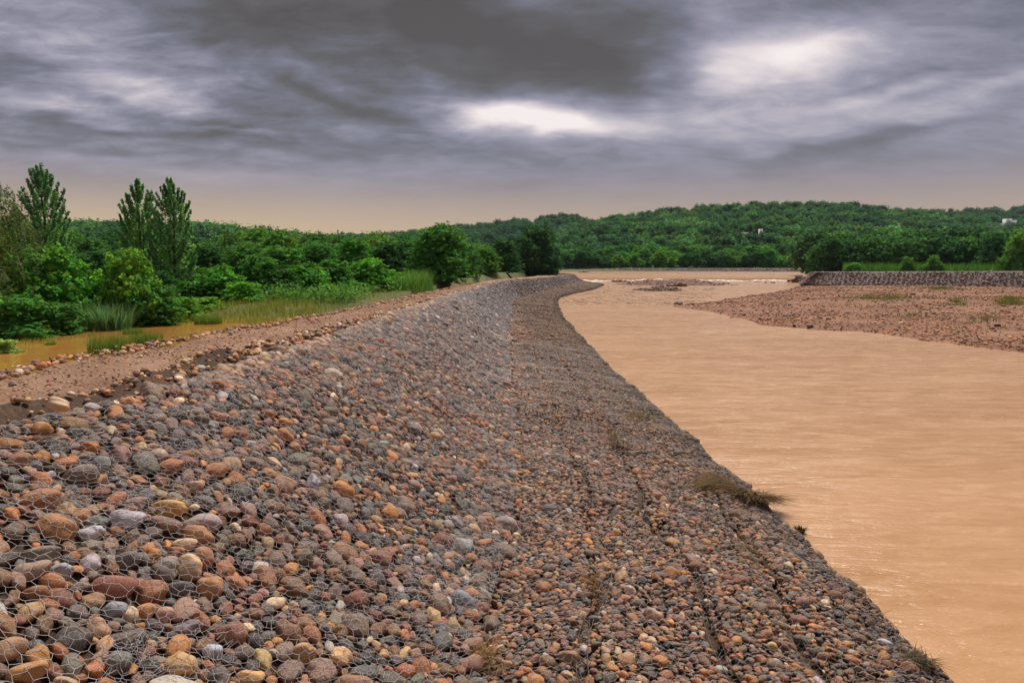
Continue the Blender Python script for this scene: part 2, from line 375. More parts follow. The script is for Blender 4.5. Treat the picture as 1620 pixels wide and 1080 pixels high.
def bank_len(y): # lengths of slope and apron
    y = np.asarray(y, float)
    return np.hypot(fXT(y)-fXC(y), fZC(y)-ZT), np.hypot(fXW(y)-fXT(y), ZT-0.14)
def bank_normal(y, t):
    e = 0.15
    a = bank(y+e, t)-bank(y-e, t); b = bank(y, t+0.04)-bank(y, t-0.04)
    n = np.cross(b, a); n /= np.linalg.norm(n, axis=-1)[..., None]; n[n[..., 2] < 0] *= -1
    return n

# embankment body
ys = np.concatenate([np.arange(-5, 30, 0.2), np.arange(30, 160, 0.5)])
ts = np.concatenate([np.linspace(0, 1, 26), np.linspace(1, 2, 30)[1:], np.linspace(2, 3, 6)[1:]])
G = bank(ys[:, None], ts[None, :]); G[..., 2] -= 0.05
# berm towards the road on the crest side, then the slope down to the plain
xr = fXR(ys); xc = fXC(ys); zc = fZC(ys)
cols = []
for f, dz in ((-2.4, -2.2), (-1.0, -1.3), (-0.18, -0.30)):
    cols.append(np.stack([xr+f, ys, zc+dz+0.12*vnoise(xr*0+f*5, ys, 1.1, 11)], -1))
for f in np.linspace(0.0, 0.97, 10):
    x = xr+(xc-xr)*f
    z = zc-0.16+0.10*vnoise(x, ys, 0.8, 12)+0.24*np.exp(-((f-0.86)/0.11)**2)*np.clip((17-ys)/6, 0, 1)*(1+0.8*vnoise(x, ys, 0.5, 13))
    cols.append(np.stack([x, ys, z], -1))
G = np.concatenate([np.stack(cols, 1), G], 1)
emb = kind(link('embankment_ground', grid_mesh('embankment_ground', G), M['soil']), 'structure')
# road sheet with ruts and a crumbled edge, lying on the embankment
rs = np.linspace(-0.02, 0.75, 30)
ysr = np.concatenate([np.arange(-5, 40, 0.15), np.arange(40, 150, 0.5)])
X = fXR(ysr)[:, None]+(fXC(ysr)-fXR(ysr))[:, None]*rs[None, :]
Yg = np.repeat(ysr[:, None], len(rs), 1)
Zr = fZC(ysr)[:, None]+0.0+0.0*X
edge = np.clip(np.minimum((rs+0.02)/0.14, (0.75-rs)/0.10), 0, 1)
edge = np.clip(edge[None, :]+0.55*vnoise(X, Yg, 0.5, 21), 0, 1)
rut = -0.05*np.exp(-((rs-0.18)/0.08)**2)-0.05*np.exp(-((rs-0.48)/0.08)**2)
Zr = Zr-0.26+0.28*edge+rut[None, :]+0.05*vnoise(X, Yg, 0.9, 22)+0.03*vnoise(X, Yg, 0.3, 23)
kind(link('road', grid_mesh('road', np.stack([X, Yg, Zr], -1)), M['road']), 'structure')
def road_z(x, y):
    r = np.clip((x-fXR(y))/(fXC(y)-fXR(y)), -0.02, 0.7)
    return fZC(y)+0.02+0.05*vnoise(x, y, 0.9, 22)+0.03*vnoise(x, y, 0.3, 23)

# ------------------------------------------------------------------ ground sheet, river, pond
POND_Z = 2.30
def ground_z(x, y):
    x = np.asarray(x, float); y = np.asarray(y, float)
    edge = np.where(y < 160, fXR(np.clip(y, -6, 160))-1.0, fXR(160.0)-1.0)
    left = np.clip((edge-x)/0.8, 0, 1)
    # the flooded hollow beside the road, by photo position of its edges
    n = vnoise(x, y, 5, 31)*0.35+vnoise(x, y, 1.6, 32)*0.22
    u = 810+F*x/np.maximum(y, 1)
    far = 20.5+np.clip((u-60)/260, 0, 1.6)*6.5           # far shore of the pond
    shore = np.clip((y-far)/3.0, -1, 1.2)
    zl = POND_Z+0.16*shore+n*0.34-0.055+0.12*np.clip((y-38)/30, 0, 1)
    zl = zl+0.16*np.clip((u-330)/70, 0, 1)*np.clip((u < 900), 0, 1)
    rise = np.clip((-x-20)/160, 0, 1)*np.clip((y-70)/160, 0, 1)*6.0
    zl = zl+rise
    far_z = 1.0+np.clip((y-215)/20, 0, 1)*0.4
    zr = np.where(y > 212, far_z, -1.4)
    return zl*left+zr*(1-left)
gy = np.concatenate([np.arange(-30, 10, 4.0), np.arange(10, 60, 0.5), np.arange(60, 240, 3.0), np.geomspace(240, 3500, 16)])
gx = np.concatenate([-np.geomspace(2600, 60, 16), np.arange(-59, -4, 0.6), np.arange(-4, 20, 3.0), np.geomspace(21, 2600, 22)])
XX, YG = np.meshgrid(gx, gy, indexing='ij')
kind(link('ground', grid_mesh('ground', np.stack([XX, YG, ground_z(XX, YG)], -1)), M['plain']), 'structure')
# pond water
yv = np.linspace(-10, 48, 60); pv = []
for y in yv:
    xr_ = float(fXR(max(y, -6)))-0.7
    pv.append(np.stack([np.linspace(-90, xr_, 40), np.full(40, y), np.full(40, POND_Z)], -1))
kind(link('pond_water', grid_mesh('pond_water', np.array(pv)), M['pond']), 'structure')
# river, downstream of the weir, a sheet with slow swells
WEIR_Y = 147.0
rx = np.concatenate([np.arange(-12, 60, 0.5), np.geomspace(60, 260, 14)]); ry = np.concatenate([np.arange(-20, 60, 0.5), np.arange(60, WEIR_Y+0.6, 1.2)])
RX, RY = np.meshgrid(rx, ry, indexing='ij')
RZ = 0.0+0.035*vnoise(RX*0.5, RY, 1.6, 41)+0.02*vnoise(RX*0.6, RY, 0.7, 42)
kind(link('river_water', grid_mesh('river_water', np.stack([RX, RY, RZ], -1)), M['river']), 'structure')
UP_Z = 0.92
ux = np.linspace(-60, 160, 440)
def weir_sheet(name, prof, m):
    uu = np.array([[(x, p[0]+0.25*vnoise(x, p[0]*0, 3, 44), p[1]+(0.05*vnoise(x, p[0], 2.2, 43) if p[1] > 0.8 else 0.10*vnoise(x, p[1]*3, 0.8, 46))) for p in prof] for x in ux])
    kind(link(name, grid_mesh(name, uu), M[m]), 'structure')
weir_sheet('upstream_river_water', [(WEIR_Y+72, UP_Z)]+[(WEIR_Y+y, UP_Z) for y in (60, 50, 40, 30, 22, 15, 9, 5, 2.5, 1.0)], 'river')
weir_sheet('falling_river_water', [(WEIR_Y+1.0, UP_Z), (WEIR_Y+0.6, UP_Z-0.04), (WEIR_Y+0.2, UP_Z-0.10), (WEIR_Y-0.1, UP_Z-0.19), (WEIR_Y-0.4, UP_Z-0.32), (WEIR_Y-0.7, UP_Z-0.5), (WEIR_Y-1.0, UP_Z-0.7), (WEIR_Y-1.3, 0.0), (WEIR_Y-1.6, -0.2)], 'fall')

# ------------------------------------------------------------------ cobbles
def ico(level):
    bm = bmesh.new(); bmesh.ops.create_icosphere(bm, subdivisions=level, radius=1.0)
    V = np.array([v.co[:] for v in bm.verts]); Fc = np.array([[v.index for v in f.verts] for f in bm.faces]); bm.free(); return V, Fc
ICO = {l: ico(l) for l in (1, 2, 3, 4)}
def stone_fn(seed):
    """a river cobble as a displaced sphere: soft flats and a lopsided outline; the same function serves every level of detail"""
    r = np.random.default_rng(seed)
    npl = r.integers(5, 10); pn = r.normal(size=(npl, 3)); pn /= np.linalg.norm(pn, axis=1)[:, None]; ang_ = seed % 3 == 0; pd = r.uniform(0.58, 0.86, npl) if ang_ else r.uniform(0.72, 0.98, npl)
    fr = r.normal(size=(6, 3))*1.5; ph = r.uniform(0, 6.28, 6); am = r.uniform(0.02, 0.075, 6); pw = r.uniform(2.0, 2.35)
    def f(V):
        V = V.copy()
        V = V/(np.sum(np.abs(V)**pw, 1)**(1/pw))[:, None]
        rad = np.ones(len(V))
        for n, d in zip(pn, pd):
            h = V@n; over = h-d
            cut = np.where(over > 0, over*(0.85 if ang_ else 0.55), 0); V = V-cut[:, None]*n
        for k, p, a in zip(fr, ph, am): rad += a*np.sin(V@k*1.6+p)
        V = V*rad[:, None]
        return V/np.abs(V).max(0)
    return f
NS = 18
STF = [stone_fn(100+i) for i in range(NS)]
STV = {l: [f(ICO[l][0]) for f in STF] for l in ICO}

PAL = [  # name, linear colour, weight on the slope, weight on the apron
 ('grey', (0.130, 0.104, 0.085), 11, 7), ('dark grey', (0.062, 0.052, 0.046), 12, 8), ('slate grey', (0.095, 0.088, 0.084), 6, 3), ('brown grey', (0.175, 0.118, 0.082), 14, 14),
 ('brown', (0.20, 0.102, 0.050), 15, 19), ('rust brown', (0.31, 0.118, 0.044), 13, 16), ('orange', (0.47, 0.19, 0.052), 9, 11), ('red brown', (0.20, 0.078, 0.046), 7, 8),
 ('tan', (0.45, 0.26, 0.12), 6, 8), ('cream', (0.62, 0.44, 0.27), 2.0, 3.0), ('pale grey', (0.37, 0.335, 0.31), 2.4, 2.0), ('pinkish brown', (0.26, 0.145, 0.10), 8, 10), ('greenish grey', (0.11, 0.10, 0.072), 3, 2)]
PALC = {p[0]: p[1] for p in PAL}; PNAMES = [p[0] for p in PAL]
def pick_cols(n, apron):
    wgt = np.where(apron[:, None], np.array([p[3] for p in PAL])[None], np.array([p[2] for p in PAL])[None]).astype(float)
    wgt /= wgt.sum(1, keepdims=True); c = (np.cumsum(wgt, 1) < rng.random(n)[:, None]).sum(1)
    return np.clip(c, 0, len(PAL)-1)

# landmark cobbles of the photo: u, v, half width px, half height px, tilt, colour, label
LAND = [
 (63,800,31,20,10,(0.36,0.165,0.07),'big smooth orange brown cobble standing highest near the left edge under the netting'),
 (85,842,29,21,-35,(0.36,0.165,0.06),'big orange brown cobble tilted downhill, just under the highest orange one'),
 (102,813,14,16,80,(0.50,0.32,0.15),'tan upright cobble wedged beside two big orange brown cobbles'),
 (128,823,14,14,60,(0.42,0.19,0.08),'round orange cobble beside the tan upright one'),
 (143,848,20,12,5,(0.52,0.48,0.46),'whitish grey cobble below the round orange one'),
 (197,824,29,16,-8,(0.44,0.40,0.42),'large pale lavender grey cobble with a rough top'),
 (320,832,30,15,-6,(0.38,0.29,0.27),'large speckled pinkish grey cobble above an orange brown one'),
 (270,807,29,14,-4,(0.62,0.33,0.08),'angular ochre yellow cobble, brightest of the yellow ones'),
 (310,853,25,17,-25,(0.36,0.17,0.07),'orange brown cobble just below the speckled pinkish one'),
 (290,866,19,10,0,(0.66,0.48,0.28),'small cream cobble left of the orange brown cobble under the speckled one'),
 (318,888,18,18,-40,(0.34,0.15,0.07),'rust cobble leaning on the large cream and brown one'),
 (300,903,23,20,-30,(0.56,0.38,0.22),'large cream and brown cobble touching the rust one'),
 (260,908,20,20,60,(0.22,0.185,0.155),'round grey cobble beside the large cream and brown one'),
 (175,937,34,20,-8,(0.28,0.10,0.065),'biggest red brown cobble, broad and smooth under the netting'),
 (330,934,20,20,20,(0.40,0.19,0.08),'round orange cobble right of the flat dark grey one'),
 (284,934,25,12,3,(0.115,0.105,0.10),'flat dark grey cobble between two round ones'),
 (55,884,36,18,-6,(0.22,0.185,0.14),'largest olive grey cobble near the left edge of the slope'),
 (45,909,30,16,8,(0.30,0.20,0.145),'tan brown cobble just below the largest olive grey one'),
 (97,908,18,16,30,(0.32,0.32,0.34),'light bluish grey cobble beside the tan brown one'),
 (80,929,18,15,-30,(0.40,0.17,0.07),'bright orange cobble below the light bluish grey one'),
 (53,941,20,12,-15,(0.28,0.14,0.06),'brown orange cobble left of the bright orange one'),
 (203,890,24,14,10,(0.16,0.14,0.12),'flat charcoal brown cobble above the biggest red brown one'),
 (228,974,16,13,-5,(0.42,0.19,0.07),'small round orange cobble below the biggest red brown one'),
 (204,977,13,13,40,(0.58,0.42,0.26),'small cream cobble left of the small round orange one'),
 (258,979,15,14,-30,(0.42,0.24,0.16),'peach cobble right of the small round orange one'),
 (293,999,26,14,8,(0.18,0.135,0.135),'purplish grey cobble below the peach one'),
 (200,1018,30,16,-5,(0.13,0.10,0.085),'large dark brown cobble below the small cream one'),
 (184,1054,19,20,70,(0.19,0.185,0.155),'greenish grey blocky cobble near the bottom edge'),
 (284,1060,26,21,-10,(0.52,0.30,0.11),'large orange tan cobble at the bottom edge'),
 (335,1033,11,15,75,(0.48,0.49,0.55),'small bluish white cobble standing up right of the large orange tan one'),
 (482,1036,19,19,30,(0.46,0.26,0.12),'tan orange round cobble far from the corner near the bottom edge'),
 (38,1072,30,18,0,(0.40,0.20,0.08),'broad orange cobble in the bottom corner'),
 (393,1077,23,13,-4,(0.56,0.32,0.13),'ochre tan cobble cut by the bottom edge'),
 (12,1033,18,28,85,(0.36,0.21,0.12),'tall tan brown cobble cut by the left edge'),
 (152,998,21,16,-50,(0.40,0.24,0.15),'peach tan cobble tilted beside a striped grey one'),
 (180,970,15,18,70,(0.27,0.26,0.27),'striped grey and white cobble beside the peach tan one'),
 (312,625,10,8,0,(0.40,0.15,0.07),'small red orange cobble high on the slope near the crest'),
 (343,662,18,9,-12,(0.42,0.18,0.085),'long orange cobble lying high on the slope'),
 (298,722,18,10,-4,(0.36,0.17,0.07),'orange brown cobble alone half way up the slope'),
 (125,756,27,18,-4,(0.21,0.16,0.125),'big rough brown grey cobble above the orange group'),
 (155,741,14,18,-60,(0.20,0.20,0.20),'upright slate grey cobble beside the big rough brown grey one'),
 (80,698,27,11,-5,(0.34,0.165,0.075),'long orange brown cobble near the crest by the left edge'),
 (308,772,14,10,15,(0.46,0.23,0.12),'tan orange cobble above the angular yellow one'),
 (213,801,18,10,0,(0.30,0.17,0.13),'pinkish brown cobble left of the angular yellow one'),
 (958,901,15,9,-4,(0.46,0.23,0.07),'shiny orange tan cobble lying loose on the flat apron'),
 (1033,977,16,11,-5,(0.42,0.245,0.17),'peach angular cobble on the apron beyond the orange tan one'),
 (998,938,11,9,0,(0.58,0.44,0.33),'cream cobble on the apron between the orange tan and peach ones'),
 (1221,1024,9,7,0,(0.55,0.38,0.13),'small yellow cobble on the apron near the bottom edge'),
 (1399,1020,12,7,0,(0.50,0.48,0.48),'whitish grey cobble closest to the river near the bottom edge'),
 (798,832,22,12,-10,(0.34,0.25,0.22),'large pale pinkish cobble on the toe of the slope'),
 (730,955,20,14,-30,(0.24,0.235,0.25),'big slate blue cobble under tangled netting on the toe of the slope'),
]
def hit_bank(u, v):
    """where the sight line through a photo point meets the gabion surface"""
    d = pix_dir(u, v); best = None
    tt = np.linspace(2.0, 60, 2400); y = d[1]*tt; x = d[0]*tt; z = CAM_Z+d[2]*tt
    a = (x-fXC(y))/(fXT(y)-fXC(y)); b = (x-fXT(y))/(fXW(y)-fXT(y)); t = np.where(a < 1, a, 1+b)
    s = bank(y, np.clip(t, 0, 2))
    i = np.argmax((z < s[:, 2]) & (t > -0.05) & (t < 2.1))
    return y[i], float(np.clip(t[i], 0, 2)), tt[i]

class Raster:
    """occupancy of the bank surface, in metres along (Y) and across (w); elliptical footprints"""
    def __init__(s, y0, y1, w0, w1, res):
        s.y0, s.w0, s.res = y0, w0, res; s.a = np.zeros((int((y1-y0)/res)+1, int((w1-w0)/res)+1), bool)
    def foot(s, y, w, a, b, ang):
        R = max(a, b); i0 = int((y-R-s.y0)/s.res); i1 = int((y+R-s.y0)/s.res)+2; j0 = int((w-R-s.w0)/s.res); j1 = int((w+R-s.w0)/s.res)+2
        i0 = max(i0, 0); j0 = max(j0, 0); i1 = min(i1, s.a.shape[0]); j1 = min(j1, s.a.shape[1])
        if i1 <= i0 or j1 <= j0: return None
        yy = (np.arange(i0, i1)*s.res+s.y0-y)[:, None]; ww = (np.arange(j0, j1)*s.res+s.w0-w)[None]
        c, n = cos(ang), sin(ang); p = (yy*c+ww*n)/a; q = (-yy*n+ww*c)/b
        return (slice(i0, i1), slice(j0, j1)), p*p+q*q
    def put(s, y, w, a, b, ang, chk=0.66, mark=0.96, force=False):
        ft = s.foot(y, w, a, b, ang)
        if ft is None: return False
        sl, r2 = ft
        if not force and (s.a[sl] & (r2 < chk*chk)).any(): return False
        s.a[sl] |= r2 < mark*mark; return True

TRIES = (0.07, 0.30, 0.7, 1.3, 2.1, 2.4)
def throw_cobbles(y0, y1, res, sc):
    classes = [(0.29, 0.38), (0.22, 0.29), (0.175, 0.225), (0.14, 0.18), (0.105, 0.142), (0.075, 0.107)]
    out = []; R = None
    ym = np.linspace(y0, y1, 50); ls, la = bank_len(ym)
    R = Raster(y0-0.5, y1+0.5, -ls.max()-0.3, la.max()+0.5, res)
    if y0 < 3:
        for L in LAND:
            y, t, dd = hit_bank(L[0], L[1]); p = bank(y, t); dep = project(p)[2]
            a = L[2]/F*dep; b = L[3]/F*dep
            l1, l2 = bank_len(y); wv = (t-1)*(l1 if t < 1 else l2)
            R.put(y, wv, max(b*1.1, a*0.6), a, 0.0, force=True, mark=0.97)
            out.append((y, t, a, b, radians(L[4]), L, dep))
    area = (y1-y0)*(ls.mean()+la.mean())
    for (lo, hi), tr in zip(classes, TRIES):
        lo *= sc; hi *= sc; m = (lo+hi)/2; n = int(area/(m*m)*tr)
        yv = rng.uniform(y0, y1, n); wv = rng.uniform(-ls.max(), la.max()+0.1, n); dv = rng.uniform(lo, hi, n); an = rng.uniform(0, pi, n); ar = rng.uniform(0.58, 0.92, n)
        L1, L2 = bank_len(yv)
        for y, w, d, g, r, l1, l2 in zip(yv, wv, dv, an, ar, L1, L2):
            if w < -l1 or w > l2+0.1: continue
            if w <= 0 and sc < 1.05: d *= np.interp(y, [4, 8, 13, 20], [1.2, 1.08, 0.92, 0.9])
            if w > 0:
                d *= 0.76
                if y < 13 and min(abs(w/l2-sm-wander(y, sm))*l2 for sm in SEAMS) < (0.04+d*0.17)*min(1.0, max(0.0, 1.3*math.sin(y*1.1)+1.0)): continue
            if R.put(y, w, d/2, d/2*r, g): out.append((y, 1+w/(l1 if w < 0 else l2), d/2, d/2*r, g, None, 0))
    return out, R
def frame_of(nrm, g):
    """rotation matrices (n,3,3): local z on the surface normal, local x turned by g in the surface, with a little tilt"""
    n = nrm+rng.normal(0, 0.16, nrm.shape); n /= np.linalg.norm(n, axis=1)[:, None]
    ref = np.tile(np.array([[0, 1.0, 0]]), (len(n), 1)); x0 = ref-(ref*n).sum(1)[:, None]*n; x0 /= np.linalg.norm(x0, axis=1)[:, None]
    y0 = np.cross(n, x0)
    x = x0*np.cos(g)[:, None]+y0*np.sin(g)[:, None]; y = np.cross(n, x)
    return np.stack([x, y, n], -1)
def bake_stones(name, lists, mat, label):
    """one mesh of many cobbles; lists = [(level, variant, centre, R, scale, colour)]"""
    Vs, Fs, Cs, n = [], [], [], 0
    for lev, var, cen, R, S, colr in lists:
        for k in range(NS):
            m = var == k
            if not m.any(): continue
            base = STV[lev][k]; nb = len(base)
            V = base[None]*S[m][:, None, :]
            V = np.einsum('nij,nkj->nki', R[m], V)+cen[m][:, None, :]
            c = np.repeat(colr[m][:, None, :], nb, 1)
            Fm = ICO[lev][1][None]+(np.arange(m.sum())*nb)[:, None, None]+n
            Vs.append(V.reshape(-1, 3)); Cs.append(c.reshape(-1, 3)); Fs.append(Fm.reshape(-1, 3)); n += V.shape[0]*nb
    me = mesh_from(name, np.concatenate(Vs), np.concatenate(Fs), True, {'tint': np.concatenate(Cs)})
    return kind(link(name, me, mat), 'stuff', label)
def jitter(c, s=0.16):
    c = np.asarray(c, float); l = np.exp(rng.normal(0, s, (len(c), 1))); h = np.exp(rng.normal(0, 0.05, c.shape)); return np.clip(c*l*h, 0.01, 0.85)

mass = []; indiv = []
HM = None
for zi, (y0, y1, res, sc, lev) in enumerate([(2.0, 20.0, 0.02, 0.98, 3), (20.0, 48.0, 0.03, 1.12, 2), (48.0, 150.0, 0.06, 1.5, 1)]):
    st, R = throw_cobbles(y0, y1, res, sc)
    y = np.array([s[0] for s in st]); t = np.array([s[1] for s in st]); a = np.array([s[2] for s in st]); b = np.array([s[3] for s in st]); g = np.array([s[4] for s in st])
    land = [s[5] for s in st]
    N = len(st); apron = t > 1
    nrm = bank_normal(y, t); pos = bank(y, t)
    ci = pick_cols(N, apron); colr = jitter(np.array([PAL[i][1] for i in ci]))
    mean = np.array([0.15, 0.11, 0.085])
    if zi == 2: colr = colr*0.55+mean*0.45
    # the slope stays grey under its dry netting, the apron is stained by flood mud
    tn = t+0.35*vnoise(pos[:, 0]*2, y, 2.5, 60)+0.2*vnoise(pos[:, 0]*2, y, 0.6, 61); slopef = np.clip((1.0-tn)/0.3+0.3, 0, 1)[:, None]*np.clip((y-14)/25, 0, 1)[:, None]
    grey = colr.mean(1, keepdims=True)*np.array([[1.0, 0.94, 0.97]])*1.12
    colr = colr*(1-0.7*slopef)+grey*0.66*slopef
    mud = np.clip((tn-0.95)/0.35, 0, 1)[:, None]*np.clip((y-4)/20, 0.25, 1)[:, None]
    colr = colr*(1-0.7*mud)+np.array([[0.118, 0.066, 0.032]])*0.7*mud
    colr = colr*(1-0.5*np.clip((t-1.86)/0.08, 0, 1)[:, None])      # wet stones at the water's edge
    warm = np.clip((0.07+0.05*vnoise(y, y*0, 0.9, 62)-t)/0.04, 0, 1)[:, None]*np.clip((y-7.5)/3, 0, 1)[:, None]
    colr = colr*(1-warm)+jitter(np.array([[0.42, 0.25, 0.14]])*np.ones((N, 1)), 0.3)*warm
    S = np.stack([a, b, np.minimum(a, b)*rng.uniform(0.62, 0.95, N)], 1)*np.array([1.06, 1.06, 1.0])
    Rm = frame_of(nrm, g)
    off = S[:, 2]*rng.uniform(0.0, 0.42, N)*np.where(apron, 0.7, 1.0)
    for i, L in enumerate(land):
        if L is None: continue
        # landmark: long axis across the sight line, photo tilt about the line of sight
        dep = st[i][6]; view = pos[i]-np.array([0, 0, CAM_Z]); view /= np.linalg.norm(view)
        right = np.cross(view, [0, 0, 1.0]); right /= np.linalg.norm(right); upv = np.cross(right, view)
        th = st[i][4]; ax = right*cos(th)+upv*sin(th); ay = -right*sin(th)+upv*cos(th)
        if b[i] > a[i]: pass
        Rm[i] = np.stack([ax, ay, -view], -1)*1.0
        if np.linalg.det(Rm[i]) < 0: Rm[i][:, 2] *= -1
        S[i] = (a[i]*1.03, b[i]*1.05, max(min(a[i], b[i])*0.85, 0.03)); off[i] = min(a[i], b[i])*0.28
        colr[i] = L[5]
    cen = pos+nrm*off[:, None]
    var = rng.integers(0, NS, N)
    if zi == 0:
        u, v, dep = project(cen)
        size = a*b/dep**2; size[(u < -25) | (u > 1645) | (v > 1100)] = 0
        size[[i for i, L in enumerate(land) if L is not None]] = 1e9
        order = np.argsort(-size)[:296]
        sel = np.zeros(N, bool); sel[order] = True
        for i in order: indiv.append(dict(cen=cen[i], R=Rm[i], S=S[i], col=colr[i], var=int(var[i]), L=land[i], u=u[i], v=v[i], ci=int(ci[i]), a=a[i], b=b[i], apron=bool(apron[i]), dep=dep[i]))
        near = dep < 11.5
        for lv, mm in ((3, ~sel & near), (2, ~sel & ~near)): mass.append((lv, var[mm], cen[mm], Rm[mm], S[mm], colr[mm]))
        # height of the finished surface above the bank, for the netting
        HM = np.zeros(R.a.shape); l1, l2 = bank_len(y); wv = (t-1)*np.where(t < 1, l1, l2)
        for i in range(N):
            aa, bb, gg = (a[i], b[i], g[i]) if land[i] is None else (max(b[i], a[i]*0.6), a[i], 0.0)
            ft = R.foot(y[i], wv[i], aa, bb, gg)
            if ft is None: continue
            sl, r2 = ft; h = off[i]+S[i, 2]*np.sqrt(np.clip(1-r2, 0, 1)); h[r2 > 1] = 0
            HM[sl] = np.maximum(HM[sl], h)
        RH = R
        # a lower layer of smaller cobbles showing in the gaps
        n2 = 2600; y2 = rng.uniform(2, 16, n2); t2 = rng.uniform(0, 2, n2); d2 = rng.uniform(0.05, 0.085, n2)
        p2 = bank(y2, t2); q2 = bank_normal(y2, t2); S2 = np.stack([d2, d2*0.8, d2*0.65], 1)
        mass.append((2, rng.integers(0, NS, n2), p2-q2*0.03, frame_of(q2, rng.uniform(0, pi, n2)), S2, jitter(np.array([PAL[i][1] for i in pick_cols(n2, t2 > 1)]))))
    else:
        mass.append((lev, var, cen, Rm, S, colr))
    print('zone', zi, N)
bake_stones('bank_cobbles', mass, M['stone'], 'smaller and farther river cobbles packed on the gabion bank')

# ---- the cobbles nearest to the camera: each a thing of its own, sharing a few meshes
ICOME = []
for k in range(NS):
    me = mesh_from('cobble', STV[4][k], ICO[4][1], True, {'tint': np.ones((len(STV[4][k]), 3))}); me.materials.append(M['stone']); ICOME.append(me)
def size_word(s): return 'big' if s > 0.155 else 'medium' if s > 0.11 else 'small'
def shape_word(a, b): r = min(a, b)/max(a, b); return 'round' if r > 0.82 else 'oval' if r > 0.68 else 'long'
anch = [d for d in indiv if d['L'] is not None]
SHORT = {id(d): ' '.join(w for w in d['L'][6].replace(',', '').split()) for d in anch}
def short_anchor(d):
    s = d['L'][6]
    for cut in (' standing', ' tilted', ' wedged', ' beside', ' below', ' above', ' just', ' with', ' left', ' right', ' leaning', ' touching', ' between', ' near', ' high', ' lying', ' alone', ' on the', ' under', ' in the', ' cut', ' far', ' at the', ' closest', ', '):
        if cut in s[6:]: s = s[:6]+s[6:].split(cut)[0]
    return s
cnt = {}
for d in anch: cnt[short_anchor(d)] = cnt.get(short_anchor(d), 0)+1
good = [d for d in anch if cnt[short_anchor(d)] == 1]
seen = {}
colnames = lambda c: PNAMES[int(np.argmin([np.linalg.norm(np.log(np.array(p[1]))-np.log(np.array(c))) for p in PAL]))]
proto = [None]*NS
for d in indiv:
    k = d['var']
    if proto[k] is None: o = link('cobble', ICOME[k])
    else: o = proto[k].copy(); COL.objects.link(o)
    if proto[k] is None: proto[k] = o
    Mx = Matrix([[*(d['R'][r]*d['S']), d['cen'][r]] for r in range(3)]+[[0, 0, 0, 1]])
    o.matrix_world = Mx; o.color = (*d['col'], 1)
    if d['L'] is not None: lab = d['L'][6]
    else:
        cn = colnames(d['col']); base = f"{size_word(max(d['a'], d['b']))} {shape_word(d['a'], d['b'])} {cn} cobble"
        near = sorted(good, key=lambda q: (q['u']-d['u'])**2+(q['v']-d['v'])**2)
        lab = None
        for q in near[:8]:
            du, dv = d['u']-q['u'], d['v']-q['v']; dist = sqrt(du*du+dv*dv)
            ang = degrees_ = math.degrees(atan2(-dv, du)) % 360
            dr = ['right of', 'above and right of', 'above', 'above and left of', 'left of', 'below and left of', 'below', 'below and right of'][int((ang+22.5)//45) % 8]
            how = 'touching, ' if dist < 48 else 'just ' if dist < 85 else '' if dist < 150 else 'well ' if dist < 260 else 'far '
            an = short_anchor(q)
            cand = f"{base} {how.replace('touching, ','close ')}{dr} the {an}".replace('  ', ' ')
            if len(cand.split()) <= 16 and cand not in seen: lab = cand; break
        if lab is None:
            lab = f"{base} {round(d['u']/16.2)} percent across and {round(d['v']/10.8)} percent down the photo"
    if lab in seen: lab = lab+' again'
    seen[lab] = 1
    tag(o, lab, 'cobble', 'cobbles packed under netting on the bank')

# ------------------------------------------------------------------ wire netting over the cobbles
def smooth2(a, n):
    k = np.hanning(n+2)[1:-1]; k /= k.sum()
    a = np.apply_along_axis(lambda m: np.convolve(np.pad(m, n//2, 'edge'), k, 'valid'), 0, a)
    return np.apply_along_axis(lambda m: np.convolve(np.pad(m, n//2, 'edge'), k, 'valid'), 1, a)
def dilate(a, r):
    o = a.copy()
    for dy in range(-r, r+1):
        for dx in range(-r, r+1):
            if dx*dx+dy*dy <= r*r: o = np.maximum(o, np.roll(np.roll(a, dy, 0), dx, 1))
    return o
HD = dilate(HM, 2); TAUT = np.maximum(HD, smooth2(dilate(HM, 4), 15)-0.02)+0.006
def net_height(y, wv):
    i = np.clip(((y-RH.y0)/RH.res).astype(int), 0, TAUT.shape[0]-1); j = np.clip(((wv-RH.w0)/RH.res).astype(int), 0, TAUT.shape[1]-1)
    h = TAUT[i, j]; return np.where(y < 19.8, h, 0.075)
def wires(A, B, r):
    """three-sided wires between point arrays"""
    d = B-A; ln = np.linalg.norm(d, axis=1)[:, None]+1e-9; d = d/ln
    ref = np.where(np.abs(d[:, 2:3]) > 0.8, np.array([[1.0, 0, 0]]), np.array([[0, 0, 1.0]]))
    x = np.cross(d, ref); x /= np.linalg.norm(x, axis=1)[:, None]+1e-9; y = np.cross(d, x)
    r = np.broadcast_to(r, (len(A),))[:, None]
    V = []
    for base in (A-d*r*0.5, B+d*r*0.5):
        for k in range(3):
            th = 2*pi*k/3; V.append(base+r*(cos(th)*x+sin(th)*y))
    V = np.stack(V, 1); n = len(A); o = (np.arange(n)*6)[:, None]
    f = [np.array([[k, (k+1) % 3, 3+(k+1) % 3, 3+k]])+o for k in range(3)]
    return V.reshape(-1, 3), np.concatenate(f)
